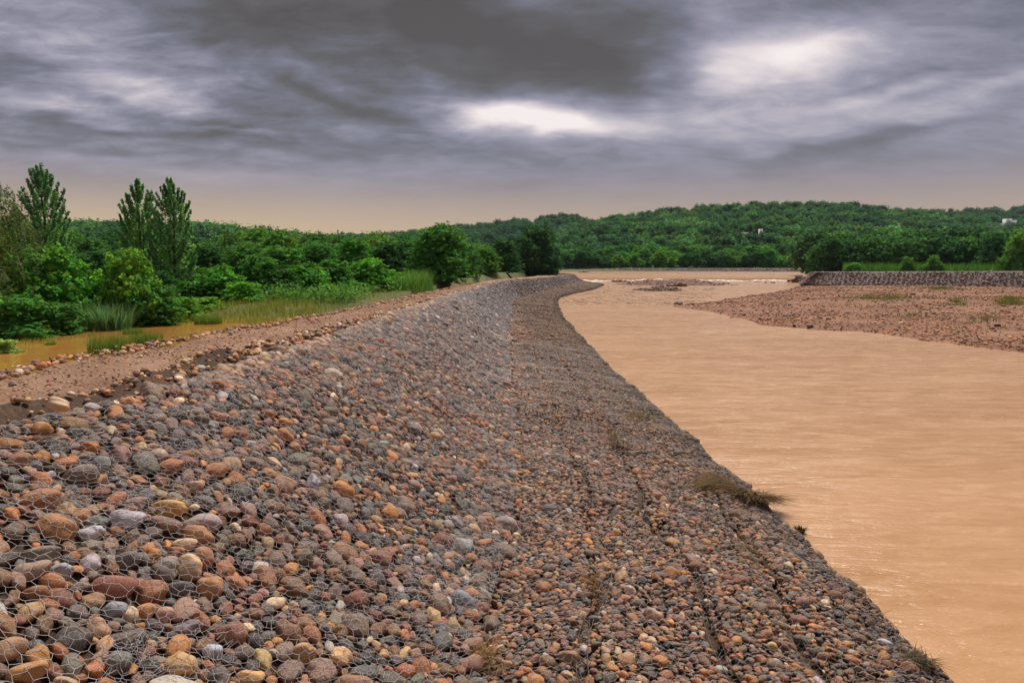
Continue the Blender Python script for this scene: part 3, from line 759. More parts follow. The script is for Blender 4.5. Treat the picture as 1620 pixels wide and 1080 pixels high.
def hexnet(y0, y1, t0, t1, cell, rad, seed, patchy=False):
    """hexagonal netting between two lines of the bank"""
    r = np.random.default_rng(seed)
    ym = np.linspace(y0, y1, 9); ls, la = bank_len(ym)
    on_slope = t0 < 1
    L = (ls if on_slope else la).max()
    h = cell; sy = h*0.62; nx = int((y1-y0)/h)+2; nr = int(L*abs(t1-t0)/sy)+3
    # brick-like hexagons: rows of vertices zigzag along Y
    I, J = np.meshgrid(np.arange(2*nx), np.arange(nr), indexing='ij')
    yy = y0+I*h*0.5
    zig = np.where((I+J) % 2 == 0, -0.17, 0.17)*sy*1.7
    ww = J*sy*1.45+zig
    yy = yy+r.normal(0, h*0.11, yy.shape); ww = ww+r.normal(0, h*0.10, ww.shape)
    yy = yy+0.10*vnoise(yy, ww+seed*7, 0.8, seed)+0.05*vnoise(yy, ww, 0.35, seed+3); ww = ww+0.10*vnoise(yy+50, ww, 0.7, seed+1)
    a, s = bank_len(yy); Lp = a if on_slope else s
    tt = t0+ww/Lp
    ok = (tt > min(t0, t1)-0.01) & (tt < t1) & (yy < y1)
    if patchy: ok &= vnoise(yy, ww, 1.6, seed+11) > 0.12
    wv = (tt-1)*Lp
    Pn = bank(yy, tt); 
    idx = np.arange(I.size).reshape(I.shape)
    e1 = np.stack([idx[:-1], idx[1:]], -1).reshape(-1, 2)
    vert = ((I+J) % 2 == 1)[:, :-1]
    e2 = np.stack([idx[:, :-1][vert], idx[:, 1:][vert]], -1)
    E = np.concatenate([e1, e2]); okf = ok.ravel(); E = E[okf[E[:, 0]] & okf[E[:, 1]]]
    nz = bank_normal(yy, np.clip(tt, 0.02, 1.98))
    hh = net_height(yy, wv)+0.012*np.abs(vnoise(yy*3, ww*3, 0.3, seed+5))
    Q = (Pn+nz*hh[..., None]).reshape(-1, 3)
    if y0 < 20:
        # a midpoint that also rides on the stones
        yM = (yy.ravel()[E[:, 0]]+yy.ravel()[E[:, 1]])/2; tM = (tt.ravel()[E[:, 0]]+tt.ravel()[E[:, 1]])/2; wM = (wv.ravel()[E[:, 0]]+wv.ravel()[E[:, 1]])/2
        Mq = bank(yM, tM)+nz.reshape(-1, 3)[E[:, 0]]*net_height(yM, wM)[:, None]
        A = np.concatenate([Q[E[:, 0]], Mq]); B = np.concatenate([Mq, Q[E[:, 1]]])
    else: A, B = Q[E[:, 0]], Q[E[:, 1]]
    u, v, dep = project(A); m = (dep > 0.5) & (u > -120) & (u < 1740) & (v < 1200)
    return wires(A[m], B[m], rad)
def net_thing(name, bands, label, edge_ts):
    V, Fq, n = [], [], 0
    for b in bands:
        v, f = hexnet(*b); V.append(v); Fq.append(f+n); n += len(v)
    if edge_ts[0][0] < 1:      # tangles of slack wire
        r = np.random.default_rng(58)
        for i in range(110):
            y = 3+17*r.random()**1.3; t = r.uniform(0.05, 0.97); c = bank(y, t)+bank_normal(y, t)*0.14; ang = r.uniform(0, 6.28); A = c+r.normal(0, 0.075, (26, 3))*np.array([1, 1.6, 0.3]); B = A+r.normal(0, 0.05, (26, 3))*np.array([1, 1.5, 0.35])
            v, f = wires(A, B, 0.0019); V.append(v); Fq.append(f+n); n += len(v)
    o = tag(link(name, mesh_from(name, np.concatenate(V), np.concatenate(Fq), False), M['wire']), label, 'wire netting', 'netting strips on the bank')
    for k, (te, ymax) in enumerate(edge_ts):
        yy = np.arange(2.2, ymax, 0.12); tt = te+(wander(yy, min(SEAMS, key=lambda q: abs(q-te+1))) if 1.1 < te < 1.9 else 0.006*np.sin(yy*2.1))+0*yy
        l1, l2 = bank_len(yy); wv = (tt-1)*np.where(tt < 1, l1, l2)
        p = bank(yy, tt)+bank_normal(yy, np.clip(tt, 0.03, 1.97))*(net_height(yy, wv)*0.7+0.02)[:, None]
        v, f = tube(p, np.full(len(p), 0.0035), 5); link('edge_wire', mesh_from('edge_wire', v, f, True), M['rust_wire'], o)
    return o
net_thing('wire_netting', [(2.0, 19.9, 0.0, 0.985, 0.092, 0.0022, 51), (2.0, 19.9, 0.0, 0.985, 0.085, 0.0020, 57, True), (19.9, 42, 0.0, 0.96, 0.11, 0.0036, 52), (42, 80, 0.0, 0.93, 0.22, 0.0065, 53)],
          'grey hexagonal wire netting stretched over the sloping face of cobbles', [(0.985, 40)])
names = ['netting strip on the flat apron next to the foot of the slope', 'netting strip on the flat apron second from the foot of the slope', 'netting strip on the flat apron second from the river', 'netting strip on the flat apron along the river edge']
se = (0.0,)+SEAMS+(1.02,)
for k in range(4):
    net_thing('wire_netting', [(2.5, 19.9, 1+se[k]+0.012, 1+se[k+1]-0.012, 0.092, 0.0019, 60+k), (19.9, 34, 1+se[k]+0.012, 1+se[k+1]-0.012, 0.14, 0.0028, 70+k)],
              'rusty grey hexagonal '+names[k], [(1+se[k]+0.012, 24), (1+se[k+1]-0.012, 24)])

# ------------------------------------------------------------------ loose stones: road, road edges, gravel bar, far banks
def scatter_stones(name, cen, S, colr, level, label, tilt=0.25):
    n = len(cen); nr = np.tile([0, 0, 1.0], (n, 1))+rng.normal(0, tilt, (n, 3)); nr /= np.linalg.norm(nr, axis=1)[:, None]
    lv = np.broadcast_to(level, (n,))
    L = [(int(l), rng.integers(0, NS, (lv == l).sum()), cen[lv == l], frame_of(nr[lv == l], rng.uniform(0, 6.28, (lv == l).sum())), S[lv == l], colr[lv == l]) for l in np.unique(lv)]
    return bake_stones(name, L, M['stone'], label)
def pal(names, wts, n): 
    wts = np.array(wts, float)/sum(wts); return jitter(np.array([PALC[names[i]] for i in rng.choice(len(names), n, p=wts)]), 0.2)
WARM = (['tan', 'orange', 'pinkish brown', 'brown', 'cream', 'brown grey', 'rust brown', 'pale grey'], [8, 3, 5, 2, 4, 2, 3, 1])
def road_set(n, f0, f1, ymax, d0, d1, ylo=5.0, power=1.6):
    y = ylo+(ymax-ylo)*rng.random(n)**power; f = rng.uniform(f0, f1, n); x = fXR(y)+(fXC(y)-fXR(y))*f
    d = np.minimum(rng.uniform(d0, d1, n)*np.exp(rng.normal(0, 0.25, n)), d1*1.15); return x, y, f, d
cc, ss, kk = [], [], []
x, y, f, d = road_set(6500, -0.1, 0.70, 60, 0.008, 0.022); cc.append(np.stack([x, y, road_z(x, y)+d*0.1], 1)); ss.append(d)
x, y, f, d = road_set(900, -0.05, 0.10, 60, 0.03, 0.075); cc.append(np.stack([x, y, road_z(x, y)-0.05+d*0.3], 1)); ss.append(d)
x, y, f, d = road_set(1300, 0.74, 0.97, 80, 0.035, 0.08, 9.0, 1.3); cc.append(np.stack([x, y, fZC(y)-0.06+0.10*vnoise(x, y, 0.8, 12)+d*0.35+rng.uniform(0, 0.05, len(x))], 1)); ss.append(d)
x, y, f, d = road_set(420, 0.70, 1.0, 16, 0.015, 0.05, 5.5, 1.0); cc.append(np.stack([x, y, fZC(y)-0.14+0.10*vnoise(x, y, 0.8, 12)+0.24*np.exp(-((f-0.86)/0.11)**2)*np.clip((17-y)/6, 0, 1)*(1+0.8*vnoise(x, y, 0.5, 13))+d*0.3], 1)); ss.append(d)
x, y, f, d = road_set(260, 0.15, 0.45, 40, 0.03, 0.06, 6.0, 1.0); m_ = vnoise(x*0+f*10, y, 1.5, 77) > 0.1; x, y, d = x[m_], y[m_], d[m_]; cc.append(np.stack([x, y, road_z(x, y)+d*0.2], 1)); ss.append(d)
cc = np.concatenate(cc); d = np.concatenate(ss)
S = np.stack([d, d*rng.uniform(0.6, 0.95, len(d)), d*rng.uniform(0.45, 0.8, len(d))], 1)
scatter_stones('road_gravel', cc, S, pal(*WARM, len(d)), np.where(d > 0.03, 2, 1), 'loose tan and orange stones strewn over the muddy road and heaped along its edges')
# the pale boulder on the road edge
def hit_z(u, v, z): return P(u, v, z)
p = P(93, 640, 3.2); o = link('boulder', ICOME[3], None, None); o.matrix_world = Matrix.Translation((p[0], p[1], p[2]+0.0)) @ Euler((0.2, 0.35, 0.4)).to_matrix().to_4x4() @ Matrix.Diagonal((0.105, 0.075, 0.075, 1)); o.color = (0.62, 0.42, 0.25, 1)
tag(o, 'pale tan boulder perched on the dark soil edge of the road', 'boulder')

# gravel bar on the inside of the bend
bar_low = [P(*q, 0) for q in [(1058,486),(1110,493),(1150,503),(1200,515),(1280,522),(1340,524),(1400,533),(1500,546),(1620,561),(1760,585),(2000,640)]]
bar_up = [P(*q, 0) for q in [(1058,485),(1085,481.5),(1120,478),(1180,467.5),(1240,458.5),(1262,452),(1275,446)]]
bl = np.array(bar_low); bu = np.array(bar_up)
def bar_inside(x, y):
    """signed height of the bar: distance-like measure inside its outline"""
    xl = np.interp(y, bl[::-1, 1], bl[::-1, 0])            # left limit from the lower shoreline
    xu = np.interp(y, bu[:, 1], bu[:, 0])
    lim = np.where(y < bl[0, 1], xl, xu)
    return x-lim
def bar_z(x, y):
    d = bar_inside(x, y)+0.9*vnoise(x, y, 3.5, 82)+0.4*vnoise(x, y, 1.1, 83)
    return -0.25+0.30*np.clip(d/1.2, -1, 1)+0.62*(1-np.exp(-np.clip(d, 0, 80)/14))+np.clip(d/3, 0, 1)*(0.22*vnoise(x, y, 6, 84)+0.10*vnoise(x, y, 1.6, 85))
bx_ = np.concatenate([np.arange(10, 80, 0.45), np.geomspace(80, 220, 20)]); by_ = np.concatenate([np.arange(14, 70, 0.45), np.arange(70, 150, 1.0)])
BX, BY = np.meshgrid(bx_, by_, indexing='ij')
kind(link('gravel_bar_ground', grid_mesh('gravel_bar_ground', np.stack([BX, BY, bar_z(BX, BY)], -1)), M['bar']), 'structure')
n = 60000
y = 26+(118-26)*rng.random(n)**1.5; x = np.interp(y, bl[::-1, 1], bl[::-1, 0])-2+rng.random(n)*np.minimum(75, y*0.78)
z = bar_z(x, y); u, v, dep = project(np.stack([x, y, z], 1)); dd = bar_inside(x, y)
m_ = (z > -0.05) & (u < 1650) & (rng.random(n) < 0.55+0.9*vnoise(x, y, 5, 86))
x, y, z = x[m_], y[m_], z[m_]; d = rng.uniform(0.02, 0.05, len(x))*np.exp(rng.normal(0, 0.4, len(x)))*(1+y/110)
S = np.stack([d, d*0.8, d*0.6], 1)
BARP = (['pinkish brown', 'red brown', 'rust brown', 'tan', 'brown grey', 'brown', 'cream', 'orange'], [6, 4, 7, 6, 1, 4, 1, 4])
patch = np.exp(0.9*vnoise(x, y, 4.5, 187)+0.7*vnoise(x, y, 1.5, 188))[:, None]*0.8
scatter_stones('bar_gravel', np.stack([x, y, z+d*0.25], 1), S, np.clip(pal(*BARP, len(d))*patch*np.array([[1.12, 0.98, 0.84]]), 0.01, 0.8), 1, 'reddish stones strewn over the gravel bar in the river bend')

# low island below the weir
ip = P(1068, 449.5, 0); jp = P(1044, 459, 0)
def isl(cx, cy, rx_, ry_, hz, seed):
    a = np.linspace(-1.3, 1.3, 70); b = np.linspace(-1.3, 1.3, 30); A, Bq = np.meshgrid(a, b, indexing='ij')
    X_ = cx+A*rx_; Y_ = cy+Bq*ry_; r_ = np.sqrt(A*A+Bq*Bq)+0.5*vnoise(A*5+seed, Bq*5, 1.0, seed)+0.3*vnoise(A*14, Bq*14, 1.0, seed+1)
    Z_ = hz*(1-r_)+0.08*vnoise(X_, Y_, 0.7, seed+2)
    return np.stack([X_, Y_, np.maximum(Z_, -0.3)], -1)
i1 = isl(ip[0], ip[1], 10.0, 8.5, 0.95, 91)
kind(link('river_island_ground', grid_mesh('river_island_ground', i1), M['soil_wet']), 'structure')
i2 = isl(jp[0], jp[1], 3.4, 3.2, 0.6, 95)
kind(link('river_island_ground', grid_mesh('river_island_ground', i2), M['soil_wet']), 'structure')
q_ = np.concatenate([i1.reshape(-1, 3), i2.reshape(-1, 3)]); q_ = q_[q_[:, 2] > 0.02]; q_ = q_[rng.integers(0, len(q_), 700)]+rng.normal(0, 0.15, (700, 3))*np.array([1, 1, 0.1]); d = rng.uniform(0.08, 0.22, 700)
scatter_stones('island_gravel', q_, np.stack([d*1.3, d, d*0.7], 1), pal(['brown', 'pinkish brown', 'dark grey', 'rust brown'], [4, 4, 3, 2], 700), 1, 'brown stones covering the low island below the weir')

# debris heaps in the river: stones and wood lodged together
def heap(name, u, v, wpx, hpx, label, colr=(0.13, 0.075, 0.05), z=0.0, ndp=16, cat='boulder'):
    p = P(u, v, z); dep = project(p)[2]; wd = wpx/F*dep; ht = hpx/F*dep
    a = Acc(); r = np.random.default_rng(int(u*7+v))
    for i in range(ndp):
        k = r.integers(0, NS); s = np.array([wd*r.uniform(0.07, 0.2), wd*r.uniform(0.07, 0.16), ht*r.uniform(0.25, 0.7)])
        q = (r.random()-0.5); c = np.array([q*wd*0.75, r.normal(0, wd*0.12), ht*0.15*(1-abs(q)*1.6)])
        e = np.array(Euler((r.normal(0, 0.3), r.normal(0, 0.3), r.uniform(0, 6))).to_matrix())
        a.add((STV[2][k]*s)@e.T+c, ICO[2][1], np.array(colr)*r.uniform(0.8, 2.2))
    return tag(link(name, a.mesh(name, True), M['stone'], None, p), label, cat)
heap('rock', 980, 446, 28, 6, 'long low dark rock in the foam nearest the bank tip')
heap('rock', 1026, 445.5, 20, 6, 'dark rock in the foam second from the bank tip')
heap('rock', 1067, 445, 10, 4, 'tiny dark rock in the foam above the middle of the gravel island')
heap('rock', 1100, 444.5, 20, 6, 'dark rock in the foam above the far end of the gravel island')
heap('rock', 1201, 441.5, 11, 5, 'lone dark rock in the white foam near the broken end of the far wall')
heap('rock', 1124, 445, 12, 3.5, 'flat dark rock at the foam end of the gravel island')
heap('driftwood_heap', 1072, 452, 34, 8, 'brown heap of driftwood and stones on the gravel island', (0.10, 0.06, 0.045), 0.1, 14, 'driftwood')
heap('driftwood_heap', 1040, 459, 40, 5, 'low driftwood heap on the small spit nearer than the gravel island', (0.12, 0.075, 0.055), 0.05, 14, 'driftwood')
heap('rock', 1073, 481, 15, 5, 'dark rock at the very tip of the gravel bar', (0.12, 0.08, 0.07), 0.05)
heap('rock', 1095, 482, 12, 4, 'second dark rock behind the tip of the gravel bar', (0.11, 0.08, 0.07), 0.05)
heap('rock', 1224, 447.5, 9, 2.5, 'small dark rock in still water between the foam and the gravel bar')
heap('rock', 1212, 447.8, 5, 2, 'tiniest dark rock in still water beside another small rock')
heap('rubble_heap', 1256, 441, 40, 9, 'heap of dark broken rubble where the weir meets the far wall', (0.09, 0.065, 0.05), 0.0, 18, 'rubble')
heap('rubble_heap', 1276, 446, 44, 17, 'brown rubble heap at the foot of the far wall end', (0.10, 0.06, 0.045), 0.1, 40, 'rubble')
heap('rubble_heap', 1300, 447.5, 34, 5, 'long low rubble heap against the far wall foot', (0.11, 0.065, 0.05), 0.45, 12, 'rubble')
heap('rock', 923, 430.8, 18, 4, 'dark rock standing in the upper river above the weir', (0.15, 0.09, 0.06), UP_Z)
def log(name, u0, v0, u1, v1, z, r0, label):
    a = P(u0, v0, z); b = P(u1, v1, z); n = 8; t_ = np.linspace(0, 1, n)[:, None]
    path = a+(b-a)*t_; path[:, 2] += 0.12*np.sin(t_[:, 0]*5)+0.15
    V, f = tube(path-a, np.linspace(r0, r0*0.5, n), 7)
    return tag(link(name, mesh_from(name, V, f, True), M['wood'], None, a), label, 'log')
log('driftwood_log', 1247, 446, 1268, 441, 0.3, 0.22, 'pale weathered log slanting across the rubble at the weir end')
log('driftwood_log', 1318, 450, 1340, 447, 0.5, 0.18, 'dark log lying at the foot of the far wall')

# foam below the weir: many torn white lumps along the fall
a = Acc(); r = np.random.default_rng(5)
for i in range(2300):
    x_ = r.uniform(15, 66); y_ = WEIR_Y-0.9-abs(r.normal(0, 1.0))*(1.3+1.6*vnoise(np.array([x_]), np.array([0.0]), 6, 3)[0]*2)
    y_ += 0.25*vnoise(np.array([x_]), np.array([0.0]), 3, 44)[0]
    if vnoise(np.array([x_]), np.array([3.0]), 5, 9)[0]+0.5*vnoise(np.array([x_]), np.array([7.0]), 1.4, 10)[0] < r.uniform(-0.6, 0.08): continue
    s = r.uniform(0.15, 0.5)*np.array([1.6, 0.8, 0.32+0.35*r.random()*np.exp(-(WEIR_Y-1-y_)/1.0)]); k = r.integers(0, NS)
    s = s*(1.7 if r.random() < 0.12 else 1.0)
    a.add(STV[1][k]*s+np.array([x_, y_, 0.03]), ICO[1][1], np.array([0.86, 0.74, 0.60])*r.uniform(0.7, 1.1))
kind(link('river_foam', a.mesh('river_foam', True), M['foam']), 'stuff', 'white foam where the brown river tumbles over the weir')
a = Acc()
for i in range(420):
    uu_ = r.uniform(890, 1130); vv_ = r.uniform(448, 482); q = P(uu_, vv_, 0.02)
    if bar_inside(q[0], q[1]) > -1: continue
    a.add(STV[1][r.integers(0, NS)]*np.array([r.uniform(0.15, 0.5), r.uniform(0.08, 0.2), 0.035])+q, ICO[1][1], (0.6, 0.45, 0.31))
kind(link('drifting_foam', a.mesh('drifting_foam', True), M['foam']), 'stuff', 'flecks of foam drifting on the brown river below the weir')
# the weir itself: a concrete sill under the falling water
a = Acc(); a.add(*box(10, 70, WEIR_Y-0.7, WEIR_Y+1.6, -1.0, 0.25)); a.add(*box(10, 70, WEIR_Y-0.2, WEIR_Y+1.2, 0.25, 0.62))
tag(link('weir', a.mesh('weir'), M['concrete']), 'low weir sill with brown water sliding over it across the whole river', 'weir')

# gabion wall on the far side, with its rubble-stone face, top and returning end
def gabion_wall(name, line, zb, zt, back, label, nst, cat='gabion wall'):
    """line: plan points of the foot; the face leans back"""
    line = np.array(line, float); s = np.concatenate([[0], np.cumsum(np.linalg.norm(np.diff(line, axis=0), axis=1))])
    q = np.arange(0, s[-1], 0.7); px = np.interp(q, s, line[:, 0]); py = np.interp(q, s, line[:, 1])
    tx, ty = np.gradient(px), np.gradient(py); l = np.hypot(tx, ty); nx_, ny_ = -ty/l, tx/l      # to the left of travel
    zt_ = np.interp(q, s, zt) if np.ndim(zt) else np.full(len(q), zt)
    rows = []
    pr = [(0.0, 0.0), (0.25, 0.25), (0.5, 0.5), (0.75, 0.75), (0.95, 0.96), (1.0, 1.0)]
    for f, h in pr:
        d = f*back+0.10*vnoise(q, q*0+f*9, 1.2, 7); rows.append(np.stack([px+nx_*d, py+ny_*d, zb+(zt_-zb)*h+0.06*vnoise(q, q*0+f*5, 1.5, 8)], -1))
    for f, h in ((2.0, 1.0), (2.6, 0.85), (5.5, -0.1)):
        rows.append(np.stack([px+nx_*back*f, py+ny_*back*f, zb+(zt_-zb)*h], -1))
    o = tag(link(name, grid_mesh(name, np.stack(rows, 1)), M['gab']), label, cat)
    n = nst; qi = rng.integers(0, len(q), n); f = rng.random(n); 
    d = f*back; cen = np.stack([px[qi]+nx_[qi]*d+tx[qi]*rng.random(n), py[qi]+ny_[qi]*d+ty[qi]*rng.random(n), zb+(zt_[qi]-zb)*f], 1)
    S = rng.uniform(0.09, 0.19, n)[:, None]*np.array([[1, 0.85, 0.75]])
    c = jitter(np.array([PALC[k] for k in rng.choice(['grey', 'brown grey', 'pinkish brown', 'pale grey'], n, p=[.42, .40, .1, .08])]), 0.14)*np.array([[1.4, 1.38, 1.42]])
    st = scatter_stones('stone_fill', cen, S, c, 1, 'grey cobbles filling the far gabion wall', 0.6); st.parent = o
    return o
w0 = P(1266, 449, 0.5); w1 = P(1630, 456.5, 0.5)
wd = (w1-w0)/np.linalg.norm(w1-w0)
gabion_wall('gabion_wall', [w1[:2]+wd[:2]*60, w1[:2], w0[:2], w0[:2]*1.06, w0[:2]*1.35+np.array([2, 0]), w0[:2]*1.78+np.array([6, 0])][::-1], 0.45, [1.9, 1.9, 2.1, 2.5, 2.95, 3.1], 2.4,
            'long grey gabion wall of netted stones across the gravel bar', 9000)
f0 = P(985, 429.3, UP_Z-0.1); f1 = P(1275, 430.5, UP_Z-0.1)
gabion_wall('gabion_wall', [f0[:2]+np.array([-14, 10]), f0[:2], f1[:2], f1[:2]+np.array([25, 0])][::1], UP_Z-0.2, [1.3, 1.85, 2.0, 2.0], 1.6, 'low distant gabion wall along the far shore above the weir', 2500)

# ------------------------------------------------------------------ plants
def leaves(r, cen, nrm, size, aspect=0.55, rnd=0.6, lum=0.28):
    """leaf-sized rhombic faces at the given points; returns V, F, tint"""
    n = len(cen); nn = nrm+r.normal(0, rnd, (n, 3)); nn /= np.linalg.norm(nn, axis=1)[:, None]+1e-9
    ref = r.normal(size=(n, 3)); a = np.cross(nn, ref); a /= np.linalg.norm(a, axis=1)[:, None]+1e-9; b = np.cross(nn, a)
    s = (np.broadcast_to(size, (n,))*r.uniform(0.65, 1.3, n))[:, None]
    V = np.stack([cen-a*s, cen-b*s*aspect+nn*s*0.18, cen+a*s, cen+b*s*aspect+nn*s*0.18], 1).reshape(-1, 3)
    F_ = np.arange(4*n).reshape(n, 4)
    l = np.exp(r.normal(0, lum, n)); h = r.normal(0, 0.12, n)
    C = np.stack([l*(1+h*1.2), l*(1+0.25*h), l*(1-h*0.6)], 1); return V, F_, np.repeat(np.clip(C, 0.1, 2.2), 4, 0)
def lumps_crown(r, lumps, n, size, up=0.35, core=True, drop=0.0, rnd=0.7, per=9):
    """sprays of leaves standing off lumpy boughs, with gaps between the sprays"""
    a = Acc(); L = np.array([l[0] for l in lumps]); Rr = np.array([l[1] for l in lumps]); w_ = Rr[:, 0]*Rr[:, 1]+Rr[:, 0]*Rr[:, 2]; w_ /= w_.sum()
    ns = max(8, int(n/per*1.6)); k = r.choice(len(L), ns, p=w_); d = r.normal(size=(ns, 3)); d[:, 2] += up; d /= np.linalg.norm(d, axis=1)[:, None]
    rad = np.where(r.random(ns) < 0.8, r.uniform(0.80, 1.12, ns), r.uniform(1.12, 1.32, ns))
    c = L[k]+Rr[k]*d*rad[:, None]
    inside = np.zeros(ns)
    for i in range(len(L)): inside += (np.sum(((c-L[i])/Rr[i])**2, 1) < 0.55) & (k != i)
    keep = (inside == 0) & (c[:, 2] > drop); c, d = c[keep][:n//per], d[keep][:n//per]
    lum = np.exp(r.normal(0, 0.26, len(c))); hue = r.normal(0, 0.10, len(c))
    sp = size*r.uniform(1.0, 2.0, len(c))
    j = r.normal(size=(len(c), per, 3)); j /= np.linalg.norm(j, axis=2)[..., None]; j *= r.random((len(c), per, 1))**0.5
    ax = d+np.array([0, 0, -0.25]); q = c[:, None]+j*sp[:, None, None]*np.array([1, 1, 0.7])+ax[:, None]*(sp[:, None]*r.uniform(-0.6, 1.2, (len(c), per)))[..., None]
    V, F_, C = leaves(r, q.reshape(-1, 3), np.repeat(d*0.6+np.array([0, 0, 0.5]), per, 0), size, rnd=rnd, lum=0.16)
    cl = np.repeat(np.stack([lum*(1+hue*1.5), lum, lum*(1-hue)], 1), per*4, 0); a.add(V, F_, np.clip(C*cl, 0.1, 2.4))
    if core:
        lv = 1 if len(lumps) > 20 else 2
        for i in range(len(L)):
            V = STV[lv][i % NS]*Rr[i]*0.66+L[i]; V[:, 2] = np.maximum(V[:, 2], drop*0.5); a.add(V, ICO[lv][1], (0.9, 0.95, 0.9))
    return a
def broad_variant(seed, n=3600, low=0.14, nl=17, leaf=0.028, spread=0.37):
    """crown of unit height and width with its base at z = 0"""
    r = np.random.default_rng(seed); lumps = []
    for i in range(nl):
        z = low+(0.94-low)*((i+0.6*r.random())/nl); q_ = (z-low)/(1-low); prof = max(0.0, 1-q_**2.0)**0.62*(0.8+0.2*min(1, q_*4)); ang = i*2.4+r.normal(0, 0.4)
        rr = spread*prof*r.uniform(0.45, 1.0); s = r.uniform(0.12, 0.19)*(0.72+0.35*prof)
        lumps.append(((rr*cos(ang), rr*sin(ang), min(z, 1-s*0.8)), (s*1.15, s*1.15, s*0.85)))
    lumps.append(((0, 0, low+0.34), (0.27, 0.27, 0.3)))
    return lumps_crown(r, lumps, n, leaf).mesh('crown_leaves')
def trunk_variant(seed, top=0.62, r0=0.028):
    r = np.random.default_rng(seed); a = Acc()
    p = np.array([[0.02*r.normal()*t_, 0.02*r.normal()*t_, t_*top] for t_ in np.linspace(0, 1, 6)]); V, f = tube(p, np.linspace(r0, r0*0.4, 6), 7); a.add(V, f)
    for i in range(5):
        z = r.uniform(0.25, 0.55)*top/0.62; an = i*1.3+r.normal(0, 0.3); q = np.array([0, 0, z]); e = q+np.array([cos(an)*0.25, sin(an)*0.25, 0.22])
        pp = np.array([q+(e-q)*t_+np.array([0, 0, 0.03*sin(t_*3)]) for t_ in np.linspace(0, 1, 5)]); V, f = tube(pp, np.linspace(r0*0.5, r0*0.12, 5), 5); a.add(V, f)
    return a.mesh('trunk_wood', True)
CR = {'broad': [broad_variant(200+i) for i in range(5)],
      'near': [broad_variant(230+i, 8500, 0.06, 24, 0.021, 0.39) for i in range(3)],
      'bush': [broad_variant(260+i, 6500, 0.02, 19, 0.029, 0.40) for i in range(5)],
      'low': [broad_variant(280+i, 4200, 0.02, 15, 0.030, 0.42) for i in range(3)]}
TRK = [trunk_variant(300+i) for i in range(4)]
for l in CR.values():
    for m_ in l: m_.materials.append(M['leaf'])
for m_ in TRK: m_.materials.append(M['bark'])
prng = np.random.default_rng(11)
def plant(name, kindk, x, y, z, wd, ht, colr, label, cat, group=None, stems=True, rz=None, var=None, sx=1.0):
    root = empty(name, (x, y, z)); root.rotation_euler.z = prng.uniform(0, 6.28) if rz is None else rz
    tag(root, label, cat, group)
    c = link('crown' if stems else 'foliage', CR[kindk][prng.integers(0, len(CR[kindk])) if var is None else var], None, root, color=colr); c.scale = (wd*1.12, wd*1.12*sx, ht)
    if stems:
        t_ = link('trunk', TRK[prng.integers(0, len(TRK))], None, root); t_.scale = (min(ht, wd*1.2), min(ht, wd*1.2), ht)
    return root
def jc(c, s=0.14): return tuple(np.clip(np.array(c)*np.exp(prng.normal(0, s))*np.exp(prng.normal(0, 0.05, 3)), 0.005, 0.6))
def pix_plant(name, kindk, u, vt, vb, wpx, colr, label, cat, group=None, stems=True, dist=None, zoff=0.0, var=None):
    """stands a plant on the plain where the photo shows its foot, as tall and wide as it shows there"""
    if dist is None: q = P(u, vb, POND_Z+0.05); x, y = q[0], q[1]
    else: q = pix_dir(u, vt); x, y = q[0]/q[1]*dist, dist
    z = float(ground_z(x, y)); dep = project((x, y, z))[2]
    vb2 = project((x, y, z))[1]; ht = (vb2-vt)/F*dep*1.02; wdm = wpx/F*dep
    return plant(name, kindk, x, y, z-0.1+zoff, wdm, ht+0.1, colr, label, cat, group, stems, var=var)
DK, MD, BR, YG, OL, TE = (0.030, 0.085, 0.022), (0.045, 0.125, 0.024), (0.062, 0.172, 0.026), (0.090, 0.185, 0.028), (0.075, 0.105, 0.035), (0.03, 0.095, 0.042)
